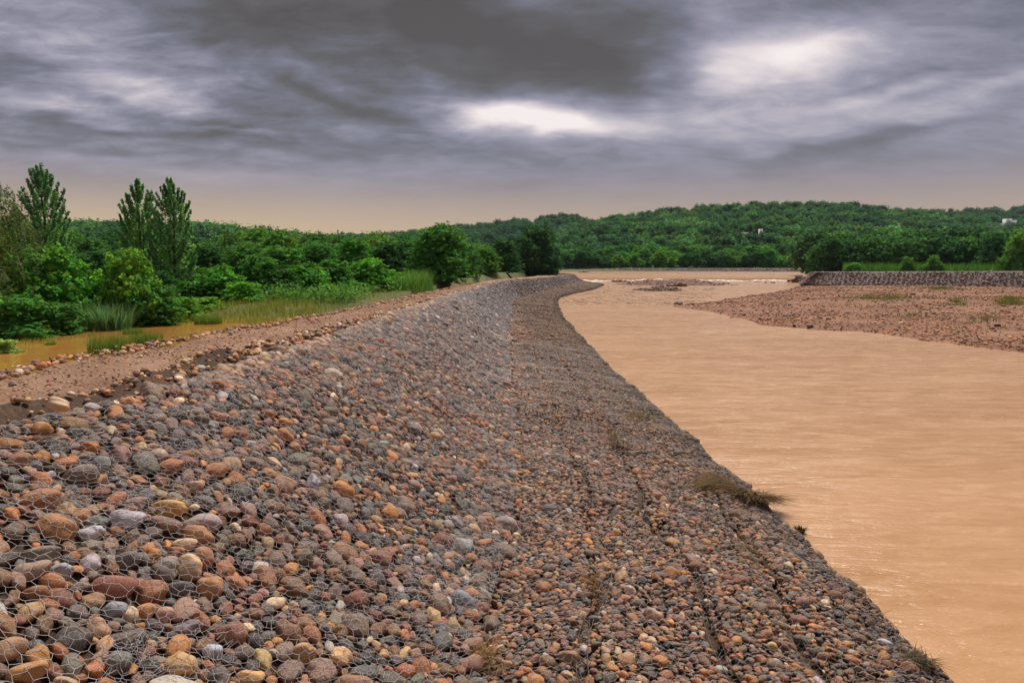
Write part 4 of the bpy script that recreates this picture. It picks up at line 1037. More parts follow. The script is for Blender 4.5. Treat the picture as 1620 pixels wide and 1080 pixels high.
# the bank of bushes beyond the pond and the trees at the end of the road, one by one
for a_ in [
 ('bush','bush',85,396,518,120,BR,'bright green vine-covered bush beside the olive willow','bush',None,False),
 ('bush','bush',137,428,512,84,(0.07,0.19,0.028),'light green leafy bush left of the reeds, above a dark hollow','bush',None,False),
 ('bush','bush',208,402,512,92,YG,'yellow green topped bush under the twin feathery trees','bush',None,False),
 ('bush','low',30,470,531,120,MD,'dark low bush at the pond edge under the olive willow','bush',None,False),
 ('bush','low',88,480,526,84,(0.05,0.125,0.03),'dark green low bush hanging over the muddy pond','bush',None,False),
 ('bush','bush',240,452,511,86,MD,'mid green bush right of the reeds at the pond edge','bush',None,False),
 ('bush','low',285,470,505,70,YG,'yellowish low bush at the end of the pond','bush',None,False),
 ('bush','low',258,432,500,70,DK,'dark bush at the foot of the twin feathery trees','bush',None,False),
 ('bush','low',322,470,493,66,(0.10,0.20,0.03),'fresh green low bush at the edge of the flooded grass','bush',None,False),
 ('bush','bush',350,422,484,76,BR,'bright rounded bush right of the twin feathery trees','bush',None,False),
 ('bush','bush',300,446,486,70,MD,'mid green bush right of the dark bush at the twin trees','bush',None,False),
 ('bush','low',384,446,486,62,(0.09,0.21,0.03),'light green bush in the flooded grass, low and wide','bush',None,False),
 ('bush','bush',415,408,479,74,MD,'tall mid green bush in the middle of the thicket','bush',None,False),
 ('bush','bush',447,428,479,66,DK,'dark leafy bush between two lighter bushes of the thicket','bush',None,False),
 ('bush','bush',485,418,475,78,(0.06,0.16,0.025),'large green bush with drooping twigs in the thicket','bush',None,False),
 ('bush','bush',528,414,469,74,MD,'mid green bush second from the bright one by the canes','bush',None,False),
 ('bush','low',505,448,476,54,(0.09,0.2,0.03),'low light green bush in front of the thicket, by the grass','bush',None,False),
 ('bush','bush',585,412,466,84,(0.07,0.185,0.026),'bright green bush next to the canes','bush',None,False),
 ('bush','low',552,444,471,50,BR,'small bright bush in front of the thicket near the canes','bush',None,False),
 ('bush','low',455,455,481,52,(0.08,0.16,0.03),'small bush at the edge of the grass below the thicket','bush',None,False),
 ]: pix_plant(*a_[:10], stems=False)
for a_ in [
 ('tree',695,361,466,112,MD,'large rounded green tree beside the road, tallest of the roadside trees',60,'near',0),
 ('tree',640,383,455,74,DK,'dark tree behind the canes left of the large rounded tree',72,'near',1),
 ('tree',600,392,460,60,(0.04,0.10,0.03),'dark green tree behind the bright bush by the canes',70,'near',2),
 ('tree',735,386,452,56,(0.045,0.12,0.03),'mid green tree just right of the large rounded tree',76,'near',1),
 ('tree',768,392,448,52,(0.06,0.14,0.025),'lighter green tree between the large rounded tree and the dark roadside pair',95,'near',2),
 ('tree',796,381,446,60,(0.028,0.075,0.024),'dark tree by the road end, left of the darkest one',108,'near',0),
 ('tree',848,362,441,84,(0.022,0.062,0.022),'darkest big tree at the far end of the road by the river',122,'near',2),
 ('tree',826,376,441,56,(0.026,0.07,0.024),'dark tree wedged behind the darkest big tree',118,'near',1),
 ('tree',868,398,438,40,(0.024,0.068,0.026),'small dark tree leaning to the river at the road end',132,'near',0),
 ('tree',560,380,455,70,(0.055,0.15,0.028),'rounded mid green tree behind the thicket near the canes',66,'near',0),
 ('tree',505,386,455,80,(0.045,0.125,0.028),'broad green tree rising behind the middle of the thicket',62,'near',1),
 ('tree',445,392,460,80,(0.06,0.15,0.03),'light green tree behind the tall bush of the thicket',55,'near',2),
 ('tree',385,394,462,78,(0.042,0.11,0.026),'dark green flat-topped tree right of the twin feathery trees',52,'near',0),
 ('tree',165,398,465,90,(0.035,0.095,0.026),'dark green tree between the feathery trees, behind the bushes',50,'near',1),
 ('tree',330,388,455,70,(0.034,0.092,0.026),'dark tree just behind the twin feathery trees',62,'near',2),
 ]:
    pix_plant(a_[0], a_[8], a_[1], a_[2], a_[3], a_[4], a_[5], a_[6], 'tree', dist=a_[7], var=a_[9])

# feathery trees: upswept limbs, each a spire of leaves
def feathery(name, u, vt, dist, wpx, label, seed, colr, lean=0.0):
    q = pix_dir(u, vt); x, y = q[0]/q[1]*dist, dist; z = float(ground_z(x, y)); dep = project((x, y, z))[2]
    H = (project((x, y, z))[1]-vt)/F*dep; W = wpx/F*dep
    r = np.random.default_rng(seed); tr = Acc(); cr = Acc()
    path = np.array([[lean*t_*t_+0.05*r.normal()*t_, 0.05*r.normal()*t_, H*0.93*t_] for t_ in np.linspace(0, 1, 9)]); V, f = tube(path, np.linspace(0.13, 0.02, 9), 8); tr.add(V, f)
    nb = 88; cz, rz_, rx_ = 0.47*H, 0.53*H, W*0.5
    for i in range(nb):
        sz = 1-1.75*((i+0.5)/nb)**1.15; an = i*2.399+r.normal(0, 0.25); hr = sqrt(max(0.0, 1-sz*sz))**(1.25 if sz > 0 else 1.0); k_ = r.uniform(0.86, 1.1)
        tip = np.array([cos(an)*hr*rx_*k_, sin(an)*hr*rx_*k_, cz+sz*rz_*(1.0 if sz < 0.6 else r.uniform(0.9, 1.0))])
        zb = max(0.10*H, tip[2]-H*(0.13+0.05*hr)*r.uniform(0.8, 1.3)); b0 = np.array([np.interp(zb/H/0.93, np.linspace(0, 1, 9), path[:, k]) for k in range(3)]); b0[:2] += tip[:2]*0.18
        m_ = 8; s = np.linspace(0, 1, m_)[:, None]; e = tip-b0
        pp = b0+e*np.array([1, 1, 0])*(s**0.8)+np.array([0, 0, 1])*e[2]*(0.45*s+0.55*s**1.9)
        V, f = tube(pp, np.linspace(0.028, 0.007, m_), 4); tr.add(V, f)
        nl = 120; tt_ = r.uniform(0.35, 1.02, nl)**0.8; c = np.stack([np.interp(tt_, s[:, 0], pp[:, k]) for k in range(3)], 1)
        th = W*0.046*(1.2-tt_*0.55); d = r.normal(size=(nl, 3)); d /= np.linalg.norm(d, axis=1)[:, None]; c = c+d*th[:, None]*r.uniform(0.3, 1.15, (nl, 1))
        V, f, C = leaves(r, c, d+np.array([0, 0, 0.5]), 0.072, 0.6); cr.add(V, f, C*r.uniform(0.8, 1.3))
    # leafier lower skirt of loose sprays
    for j in range(190):
        zz = r.uniform(0.08, 1.0)**1.3*0.80*H; an = r.uniform(0, 6.28); rr = W*0.5*sqrt(r.random())*0.70*sqrt(max(0.02, 1-((zz-cz)/rz_)**2))*(1.15 if zz < cz else 0.9); c0 = np.array([rr*cos(an), rr*sin(an), zz])
        nl = 26 if zz < 0.5*H else 11; c = c0+r.normal(0, 0.16, (nl, 3))*np.array([1, 1, 0.6]); V, f, C = leaves(r, c, np.tile([cos(an), sin(an), 0.7], (nl, 1)), 0.085, 0.6); cr.add(V, f, C*r.uniform(0.8, 1.5)*np.array([1.15, 1.05, 0.7]))
    root = empty(name, (x, y, z-0.05)); tag(root, label, 'tree', None)
    link('trunk', tr.mesh('trunk', True), M['bark'], root); link('crown', cr.mesh('crown'), M['leaf'], root, color=colr); return root
feathery('feathery_tree', 62, 259, 38, 80, 'tall feathery tree alone beside the olive willow', 401, (0.075, 0.155, 0.075))
feathery('feathery_tree', 218, 283, 41, 70, 'feathery tree with the lower pointed top, of the twin pair', 402, (0.08, 0.165, 0.07), -0.15)
feathery('feathery_tree', 268, 281, 40, 72, 'feathery tree with the higher open top, of the twin pair', 403, (0.075, 0.155, 0.07), 0.2)
# olive willow with fine drooping leaves, cut by the edge of the picture
def willow():
    q = P(2, 528, POND_Z+0.05); x, y, z = q[0]-0.9, q[1]+0.3, float(ground_z(q[0], q[1])); r = np.random.default_rng(410); H = 5.0
    tr = Acc(); cr = Acc()
    for j in range(4):
        path = np.array([[(j-1.5)*0.25*t_+0.1*r.normal()*t_, 0.3*r.normal()*t_, H*0.8*t_] for t_ in np.linspace(0, 1, 7)]); V, f = tube(path, np.linspace(0.10, 0.02, 7), 7); tr.add(V, f)
    for i in range(330):
        h = H*(0.25+0.75*r.random()**0.7); rad = 1.75*sqrt(max(0.04, 1-((h/H-0.5)/0.56)**2)); an = r.uniform(0, 6.28); rr = rad*r.uniform(0.45, 1.0)
        nl = 34; s = r.random(nl); L_ = r.uniform(0.5, 1.2)
        c = np.stack([(rr+0.25*s)*cos(an)+0*s, (rr+0.25*s)*sin(an)+0*s, h-L_*s**1.4], 1)+r.normal(0, 0.06, (nl, 3)); d = np.tile([cos(an), sin(an), 0.3], (nl, 1))
        V, f, C = leaves(r, c, d, 0.075, 0.28, 0.5); cr.add(V, f, C)
    root = empty('willow_tree', (x, y, z-0.05)); tag(root, 'olive grey willow with drooping fine leaves at the edge of the pond', 'tree')
    link('trunk', tr.mesh('trunk', True), M['bark'], root); link('crown', cr.mesh('crown'), M['leaf'], root, color=(0.062, 0.085, 0.036))
willow()

# blades: reeds, canes, grass
def blades(r, base, h, wd, lean, curve_=0.5, seg=3):
    n = len(base); an = r.uniform(0, 6.28, n); dx = np.stack([np.cos(an), np.sin(an), an*0], 1); side = np.stack([-np.sin(an), np.cos(an), an*0], 1)
    h = np.broadcast_to(h, (n,))*r.uniform(0.6, 1.15, n); ln = np.broadcast_to(lean, (n,))*r.uniform(0.2, 1.3, n)
    rows = []
    for k in range(seg+1):
        s = k/seg; c = base+dx*(ln*h*s**(1+curve_))[:, None]+np.array([0, 0, 1.0])*(h*(s-0.18*ln*s*s))[:, None]; wv = wd*(1-s*0.92); rows += [c-side*wv, c+side*wv]
    V = np.stack(rows, 1); m_ = 2*(seg+1); o = (np.arange(n)*m_)[:, None]
    f = np.concatenate([np.array([[2*k, 2*k+1, 2*k+3, 2*k+2]])+o for k in range(seg)])
    l = np.exp(r.normal(0, 0.22, n)); g_ = r.normal(0, 0.1, n); C = np.repeat(np.stack([l*(1+g_*1.5), l, l*(1-g_)], 1), m_, 0); return V.reshape(-1, 3), f, C
def blade_thing(name, pts, h, wd, lean, colr, label, cat, seed, group=None, mat='blade', org=None):
    r = np.random.default_rng(seed); org = pts.mean(0) if org is None else org; V, f, C = blades(r, pts-org, h, wd, lean); a = Acc(); a.add(V, f, C)
    o = link(name, a.mesh(name), M[mat], None, org, colr); return tag(o, label, cat, group)
def disc(r, c, rx_, ry_, n):
    a = r.uniform(0, 6.28, n); q = np.sqrt(r.random(n)); x = c[0]+rx_*q*np.cos(a); y = c[1]+ry_*q*np.sin(a); return x, y
r = np.random.default_rng(21)
q = P(168, 521, POND_Z); x, y = disc(r, q, 0.85, 0.5, 900); blade_thing('reed_clump', np.stack([x, y, x*0+POND_Z-0.05], 1), 1.0, 0.016, 0.75, (0.135, 0.25, 0.12), 'bluish green clump of reeds at the pond edge', 'reeds', 22)
for (u, v, wr, h, lab, sd) in [(178, 556, 0.60, 0.50, 'round grass tuft standing in the pond, the larger of two by the road', 23), (233, 549, 0.42, 0.50, 'small round grass tuft standing in the pond, beside the road edge', 24), (330, 512, 0.5, 0.4, 'grass tuft at the far end of the pond', 25), (210, 528, 0.3, 0.25, 'faint low tuft in the middle of the pond', 26), (80, 545, 0.15, 0.12, 'tiny dark tuft alone in the open pond', 27)]:
    q = P(u, v, POND_Z); x, y = disc(r, q, wr, wr*0.8, int(1900*wr)); blade_thing('grass_tuft', np.stack([x, y, x*0+POND_Z-0.03], 1), h, 0.007, 0.5, (0.13, 0.19, 0.04), lab, 'grass tuft', sd)
q = P(8, 557, POND_Z); plant('floating_plant', 'low', q[0]-0.1, q[1], POND_Z-0.08, 0.95, 0.42, (0.17, 0.23, 0.07), 'pale leafy plant lying in the pond at the edge of the picture', 'plant', None, False)
q0, q1 = P(628, 468, POND_Z), P(692, 464, POND_Z); n = 2200; t_ = r.random(n); base = q0+(q1-q0)*t_[:, None]+np.stack([r.normal(0, 0.3, n), r.uniform(0, 5, n), np.zeros(n)], 1); base[:, 2] = ground_z(base[:, 0], base[:, 1])-0.05
blade_thing('cane_bed', base, 1.35, 0.022, 0.6, (0.12, 0.235, 0.06), 'bed of tall light green canes between the bright bush and the large rounded tree', 'canes', 28)
# flooded grass on the plain
n = 110000; y = 15+34*r.random(n)**0.9; uu_ = r.uniform(-20, 720, n); x = (uu_-810)/F*y; 
q = fXR(y)-0.9; gz = ground_z(x, y); den_ = vnoise(x, y, 2.2, 120)+0.5*vnoise(x, y, 0.7, 121)
m_ = (x < q) & (gz > POND_Z-0.10) & (rng.random(n) < np.clip(1.25-(uu_-300)/260+1.4*vnoise(x, y, 1.1, 125), 0.10, 1)) & (den_ > -0.12-0.4*np.clip((gz-POND_Z)*3, -0.3, 1)); x, y, gz = x[m_], y[m_], gz[m_]
V, f, C = blades(r, np.stack([x, y, gz-0.02], 1), 0.34+0.18*np.clip(vnoise(x, y, 1.2, 122)*2, -1, 2), 0.011, 0.5, seg=2); a = Acc()
a.add(V, f, C*np.array([1.0, 1.0, 1.0])); o = link('marsh_grass', a.mesh('marsh_grass'), M['blade'], color=(0.21, 0.22, 0.055)); kind(o, 'stuff', 'yellow green grass growing through the flooded ground by the road')
# shrubby cover between the bushes so that the thicket has a floor
n = 5200; y = r.uniform(24, 70, n); uu_ = r.uniform(-40, 720, n); y = np.where(uu_ > 280, np.maximum(y, 33+r.random(n)*3), y); x = (uu_-810)/F*y; gz = ground_z(x, y); m_ = (x < fXR(y)-2.5) & (gz > POND_Z+0.02); x, y, gz = x[m_], y[m_], gz[m_]
cen = np.stack([x, y, gz+r.uniform(0.02, 0.5, len(x))], 1); cen = np.repeat(cen, 7, 0)+r.normal(0, 0.22, (len(cen)*7, 3)); V, f, C = leaves(r, cen, np.tile([0, 0, 1.0], (len(cen), 1)), 0.10); a = Acc(); a.add(V, f, C)
kind(link('undergrowth', a.mesh('undergrowth'), M['leaf'], color=(0.06, 0.13, 0.03)), 'stuff', 'low green undergrowth between the bushes')

# wood behind the thicket: the trees one can tell apart
def wood(n, ylo, yhi, ulo, uhi, hlo, hhi, spacing, label_of, group, seed, cols, vtop=None, kindk='broad', zf=None, wfac=(0.85, 1.2), name='tree'):
    r = np.random.default_rng(seed); pts = []; tries = 0
    while len(pts) < n and tries < 20000:
        tries += 1; y = r.uniform(ylo, yhi); u = r.uniform(ulo, uhi); x = (u-810)/1087*y
        if x > fXR(min(y, 150))-3 and y < 150 and ulo < 700: continue
        if any((x-a)**2+(y-b)**2 < spacing**2 for a, b, _ in pts): continue
        pts.append((x, y, u))
    for x, y, u in pts:
        z = float(zf(x, y)) if zf else float(ground_z(x, y)); h = r.uniform(hlo, hhi); k = r.integers(0, len(cols))
        plant(name, kindk, x, y, z-0.2, h*r.uniform(*wfac), h, jc(cols[k][1]), label_of.format(cols[k][0]), 'tree', group.format(cols[k][0]))
WC = [('dark green', (0.028, 0.078, 0.022)), ('mid green', (0.048, 0.118, 0.026)), ('light green', (0.075, 0.155, 0.028))]
wood(46, 62, 105, -60, 640, 3.5, 5.0, 4.6, '{} round-crowned tree in the wood behind the flooded thicket', '{} trees of the wood behind the thicket', 501, WC)
wood(44, 108, 175, -40, 660, 5.2, 7.2, 7.0, '{} tree in the deeper wood that closes the plain behind the thicket', '{} trees of the deeper wood', 502, WC)

# ------------------------------------------------------------------ hills and their forest
def sky_el(pts):
    q = np.array([pix_dir(u, v) for u, v in pts]); return q[:, 0]/q[:, 1], q[:, 2]/q[:, 1]
RIDGE_A = [(500,412),(600,411),(720,409),(800,399),(860,381),(905,365),(935,358),(970,351),(1005,346),(1060,340),(1120,334),(1180,329),(1240,329),(1300,329),(1360,332),(1420,338),(1480,344),(1540,348),(1620,350),(1750,353),(2100,367)]
RIDGE_B = [(300,395),(420,389),(520,383),(590,379),(640,375),(680,369),(700,364),(740,364),(800,357),(860,349),(900,346),(925,353),(960,359),(1050,373),(1200,393)]
RIDGE_C = [(1300,364),(1420,347),(1500,342),(1560,339),(1600,336),(1640,334),(1720,336),(1900,349),(2200,374)]
RIDGE_L = [(-900,373),(-300,371),(0,373),(120,375),(220,374),(300,374),(340,378),(420,387),(480,398),(560,400),(620,405),(700,417),(780,427)]
def hill(name, ridge, d0, d1, z0, shape, seed):
    qx, qe = sky_el(ridge); q = np.linspace(qx[0], qx[-1], 160); e = np.interp(q, qx, qe); k = np.hanning(9); k /= k.sum(); e = np.convolve(np.pad(e, 4, 'edge'), k, 'valid')
    rr = np.concatenate([np.linspace(0, 1, 34), [1.1, 1.25]])
    Y = (d0+(d1-d0)*rr)[None]*np.ones((160, 1)); ztop = CAM_Z+e*d1
    f = np.where(rr <= 1, rr**shape, 1-(rr-1)*1.2)
    Z = z0+np.maximum(ztop-z0, 0.0)[:, None]*f[None]; Z = Z+vnoise(q[:, None]*Y, Y, d1*0.06, seed)*np.clip(rr*3, 0, 1)*np.clip(2-2*rr, 0, 1)*5
    kind(link(name, grid_mesh(name, np.stack([q[:, None]*Y, Y, Z], -1)), M['hill']), 'structure')
    def zf(x, y):
        qq = x/y; t_ = np.clip((y-d0)/(d1-d0), 0, 1.2); zt = CAM_Z+np.interp(qq, q, e)*d1
        return z0+np.maximum(zt-z0, 0)*np.where(t_ <= 1, t_**shape, 1-(t_-1)*1.2)+vnoise(x, y, d1*0.06, seed)*np.clip(t_*3, 0, 1)*np.clip(2-2*t_, 0, 1)*5
    return zf
zA = hill('hill', RIDGE_A, 232, 640, 1.2, 1.15, 131)
zB = hill('hill', RIDGE_B, 420, 900, 2.0, 1.1, 132)
zC = hill('hill', RIDGE_C, 600, 950, 8.0, 1.0, 133)
zL = hill('hill', RIDGE_L, 170, 330, 2.6, 1.0, 134)
def far_variant(seed, n=360, leaf=0.065):
    r = np.random.default_rng(seed); lumps = []
    for i in range(7):
        an = i*2.4; z = 0.3+0.5*r.random(); rr = 0.26*r.random(); s = r.uniform(0.2, 0.3); lumps.append(((rr*cos(an), rr*sin(an), z), (s, s, s*0.85)))
    a = lumps_crown(r, lumps, n, leaf, core=True, per=3, rnd=0.45); return np.concatenate(a.V), [np.concatenate(f) for f in (a.Fq, a.Ft)], np.concatenate(a.C)
FV = [far_variant(600+i) for i in range(6)]
def forest(name, zf, n, d0, d1, qlo, qhi, hlo, hhi, cols, label, seed, avoid=()):
    r = np.random.default_rng(seed); Vs, Q, T, Cs, off = [], [], [], [], 0
    t_ = r.random(n)**0.8; y = d0+(d1-d0)*t_; q = r.uniform(qlo, qhi, n); x = q*y; z = zf(x, y); h = r.uniform(hlo*0.8, hhi*1.15, n); wd = h*r.uniform(0.65, 1.35, n)
    for i in range(n):
        bad = False
        for (ax, ay, rad) in avoid:
            if abs(x[i]/y[i]-ax/ay)*ay < rad and ay-40 < y[i] < ay+6: bad = True
        if bad or vnoise(x[i], y[i]*0.6, 26, seed+5) > 0.36: continue
        V, Fs, C = FV[r.integers(0, 6)]; an = r.uniform(0, 6.28); c, s = cos(an), sin(an); l = np.exp(r.normal(0, 0.22)); k = np.array(cols[int(np.clip((vnoise(x[i]*1.0, y[i]*0.7, 45, seed)+0.5)*len(cols)+r.normal(0, 1.0), 0, len(cols)-1))])*l*(1+0.5*float(vnoise(x[i], y[i], 18, seed+1)))
        Vv = np.stack([(V[:, 0]*c-V[:, 1]*s)*wd[i]+x[i], (V[:, 0]*s+V[:, 1]*c)*wd[i]+y[i], V[:, 2]*h[i]+z[i]-0.15*h[i]], 1)
        Vs.append(Vv); Q.append(Fs[0]+off); T.append(Fs[1]+off); Cs.append(C*k); off += len(V)
    kind(link(name, mesh_from(name, np.concatenate(Vs), [np.concatenate(Q), np.concatenate(T)], False, {'tint': np.concatenate(Cs)}), M['leaf']), 'stuff', label)
HC = [(0.022, 0.068, 0.033), (0.028, 0.082, 0.034), (0.036, 0.096, 0.036), (0.052, 0.115, 0.036), (0.016, 0.052, 0.028)]
def on_hill(u, v, zf, ds):
    d = pix_dir(u, v)
    for y in ds:
        t_ = y/d[1]; p = np.array([d[0]*t_, y, CAM_Z+d[2]*t_])
        if zf(p[0], p[1]) >= p[2]: return p
    return p
bigH = on_hill(1590, 361, zA, np.arange(260, 640, 2.0)); midH = on_hill(1182, 378, zA, np.arange(240, 640, 2.0)); sm1 = on_hill(1387, 369, zA, np.arange(240, 640, 2.0)); sm2 = on_hill(1425, 367, zA, np.arange(240, 640, 2.0))
avoid = [(bigH[0], bigH[1], 11), (midH[0], midH[1], 8), (sm1[0], sm1[1], 2.5), (sm2[0], sm2[1], 2.2)]
forest('hill_forest', zA, 4300, 262, 645, -0.30, 0.80, 5.0, 8.0, HC, 'green forest covering the long hill across the river', 701, avoid)
forest('hill_forest', zB, 1700, 560, 905, -0.42, 0.22, 6.5, 10, [(0.02, 0.07, 0.034), (0.026, 0.08, 0.038), (0.018, 0.058, 0.032)], 'darker bluish forest on the hill behind the river bend', 702)  # bluish cast of distance haze is put into these leaf colours
forest('hill_forest', zC, 500, 800, 955, 0.5, 0.86, 7, 13, [(0.016, 0.05, 0.032), (0.02, 0.06, 0.034)], 'dark blue green forest on the farthest ridge by the white houses', 703)  # leaf colours tinted bluer to stand in for haze over the far ridge
forest('plain_forest', zL, 1500, 175, 335, -0.92, -0.04, 5.0, 8.5, HC, 'forest rising to the skyline behind the deeper wood', 704)

# trees along the far shore and behind the far gabion wall
def bank_trees(n, fy, ulo, uhi, hlo, hhi, label_of, group, seed, cols, kindk='broad', wf=(0.9, 1.3)):
    r = np.random.default_rng(seed); us = np.linspace(ulo, uhi, n)+r.normal(0, (uhi-ulo)/n*0.3, n)
    for u in us:
        y = fy(u)+r.uniform(0, 10); x = (u-810)/1087*y; z = max(float(ground_z(x, y)), 1.0); 
        if y > 232: z = max(z, float(zA(x, y)))
        h = r.uniform(hlo, hhi); k = r.integers(0, len(cols)); plant('tree', kindk, x, y, z-0.3, h*r.uniform(*wf), h, jc(cols[k][1]), label_of.format(cols[k][0]), 'tree', group.format(cols[k][0]))
FC = [('dark green', (0.026, 0.082, 0.026)), ('mid green', (0.045, 0.125, 0.03)), ('yellow green', (0.08, 0.17, 0.035))]
bank_trees(34, lambda u: 236, 884, 1262, 4.5, 7.0, '{} shore tree standing behind the upper river, beyond the weir', '{} trees on the far shore', 511, FC)
bank_trees(30, lambda u: 250, 880, 1262, 6, 8.0, '{} tree in the second row behind the shore trees beyond the weir', '{} second-row trees on the far shore', 512, FC)
wy = lambda u: 140-(u-1270)/350*22
DC = [('dark green', (0.026, 0.075, 0.028)), ('deep green', (0.033, 0.09, 0.03)), ('mid green', (0.05, 0.122, 0.034))]

def wall_trees(n, dy, hlo, hhi, seed, lab, grp, ulo=1262, uhi=1660, cols=DC, wf=(0.8, 1.15)):
    r = np.random.default_rng(seed); us = np.linspace(ulo, uhi, n)+r.normal(0, (uhi-ulo)/n*0.3, n)
    for u in us:
        y = wy(u)+dy+r.uniform(-2, 3); x = (u-810)/1087*y; h = r.uniform(hlo, hhi); k = r.integers(0, len(cols))
        plant('tree', 'broad', x, y, 1.3, h*r.uniform(*wf), h, jc(cols[k][1]), lab.format(cols[k][0]), 'tree', grp.format(cols[k][0]))
wall_trees(26, 9, 6.2, 8.2, 521, '{} tree in the front row behind the long grey gabion wall', '{} front-row trees behind the long wall', 1296)
wall_trees(22, 20, 7.8, 10.0, 522, '{} tree in the second row behind the long grey gabion wall', '{} second-row trees behind the long wall', 1285)
# ground behind the long wall, level with its top, and the canes growing on it
gw = []
for u in np.linspace(1292, 1760, 40):
    y0_ = wy(u)-20+4; row = []
    for dy in (0.0, 3, 8, 20, 60, 100):
        y = y0_+dy+2; row.append(((u-810)/1087*y, y, (2.0 if dy < 90 else 0.8) if u > 1296 else 0.6))
    gw.append(row)
kind(link('far_bank_ground', grid_mesh('far_bank_ground', np.array(gw)), M['plain']), 'structure')
r = np.random.default_rng(31); n = 7000; u = r.uniform(1335, 1640, n); y = wy(u)-9+r.uniform(0, 9, n); x = (u-810)/1087*y
blade_thing('cane_bed', np.stack([x, y, x*0+2.2], 1), 1.9+0.5*vnoise(x, y, 4, 33), 0.05, 0.3, (0.085, 0.19, 0.04), 'long bed of bright green canes along the top of the far wall', 'canes', 32)
for (u, w_, h_, lab) in [(1612, 46, 7.0, 'bright yellow green tree cut by the edge of the picture behind the far wall'), (1352, 30, 1.9, 'small round light bush at the end of the far canes'), (1436, 22, 2.9, 'small light green tree standing out of the far canes'), (1478, 26, 3.2, 'pale bushy tree standing beside a small light tree in the far canes')]:
    y = wy(u)-8; x = (u-810)/1087*y; plant('tree' if h_ > 2.8 else 'bush', 'bush', x, y, 2.1, w_/F*y, h_, (0.075, 0.165, 0.035), lab, 'tree' if h_ > 2.8 else 'bush', None, h_ > 2.8)
# grass patches on the gravel bar
r = np.random.default_rng(35); pts = []
for (u, v, ru, rv, n) in [(1390, 470, 56, 6, 3200), (1490, 457, 34, 4, 1100), (1510, 478, 22, 6, 900), (1600, 478, 34, 10, 2600), (1440, 497, 90, 10, 240), (1560, 505, 60, 20, 300), (1330, 482, 60, 8, 120)]:
    a_ = r.uniform(0, 6.28, n); q_ = np.abs(r.normal(0, 0.55, n)); uu_ = u+ru*q_*np.cos(a_); vv_ = v+rv*q_*np.sin(a_)
    for U, V_ in zip(uu_, vv_): pts.append(P(U, V_, 0.55))
pts = np.array(pts); keep = vnoise(pts[:, 0], pts[:, 1], 2.5, 36) > -0.2; pts = pts[keep]; pts[:, 2] = bar_z(pts[:, 0], pts[:, 1])-0.02
V, f, C = blades(r, pts, 0.28, 0.03, 0.6, seg=2); a = Acc(); a.add(V, f, C)
kind(link('bar_grass', a.mesh('bar_grass'), M['blade'], color=(0.14, 0.14, 0.045)), 'stuff', 'sparse olive grass in patches on the gravel bar')

# flood debris caught on the apron
def straw_pile(name, pts, h, label, seed, colr=(0.12, 0.085, 0.03), wd=0.006, lean=1.6, cat='flood debris'):
    o = blade_thing(name, pts, h*0.75, wd*1.7, lean*1.15, colr, label, cat, seed, 'dead grass caught on the bank', 'straw'); o.scale = (1, 1, 0.6); return o
def bank_pt(u, v):
    y, t, d = hit_bank(u, v); return bank(y, t)+np.array([0, 0, 0.05])
def debris_along(uvs, n, spread, seed):
    r = np.random.default_rng(seed); q = np.array([bank_pt(*p) for p in uvs]); t_ = r.random(n)*(len(q)-1); i = np.minimum(t_.astype(int), len(q)-2); f = (t_-i)[:, None]
    return q[i]*(1-f)+q[i+1]*f+r.normal(0, spread, (n, 3))*np.array([1, 1, 0.35])+np.array([0, 0, spread*0.5])
straw_pile('dead_grass_heap', debris_along([(1098,776),(1125,768),(1150,775),(1180,788),(1208,800),(1228,800)], 1300, 0.12, 801), 0.24, 'largest heap of brown dead grass, hanging over the water edge', 801, (0.14, 0.088, 0.036), 0.006, 2.2)
straw_pile('dead_grass_heap', debris_along([(1000,668),(1015,662),(1030,668)], 260, 0.13, 802), 0.2, 'tuft of dead grass lying on the apron, beyond the largest heap', 802, (0.14, 0.095, 0.035))
straw_pile('dead_grass_heap', debris_along([(965,688),(975,706),(982,712)], 200, 0.12, 803), 0.17, 'thin brown dead grass on the apron, nearer than the far tuft', 803, (0.12, 0.075, 0.03))
straw_pile('dead_grass_heap', debris_along([(760,1040),(772,1052),(785,1062)], 110, 0.07, 804), 0.12, 'yellowish dead grass lying at the foot of the slope near the bottom edge', 804, (0.20, 0.12, 0.045), 0.004, 2.6)
straw_pile('dead_grass_heap', debris_along([(935,925),(942,945)], 90, 0.05, 805), 0.16, 'small rusty wisp of dead grass on the apron near the orange tan cobble', 805, (0.20, 0.10, 0.035), 0.003)
straw_pile('dead_grass_heap', debris_along([(1178,870),(1190,885),(1186,900)], 110, 0.11, 806), 0.10, 'olive brown dead grass scattered on the apron below the largest heap', 806, (0.14, 0.10, 0.04), 0.004, 2.6)
straw_pile('dead_grass_heap', debris_along([(1448,1050),(1470,1060)], 120, 0.07, 807), 0.12, 'small dark dead grass tuft at the water edge in the bottom corner', 807, (0.10, 0.07, 0.03), 0.004, 2.4)
q = P(1266, 842, 0.0); r = np.random.default_rng(808); x, y = disc(r, q, 0.06, 0.05, 150); straw_pile('drifting_weed', np.stack([x, y, x*0+0.0], 1), 0.22, 'clump of dark weed standing alone in the brown water', 808, (0.075, 0.075, 0.025), 0.008, 0.5, 'weed')
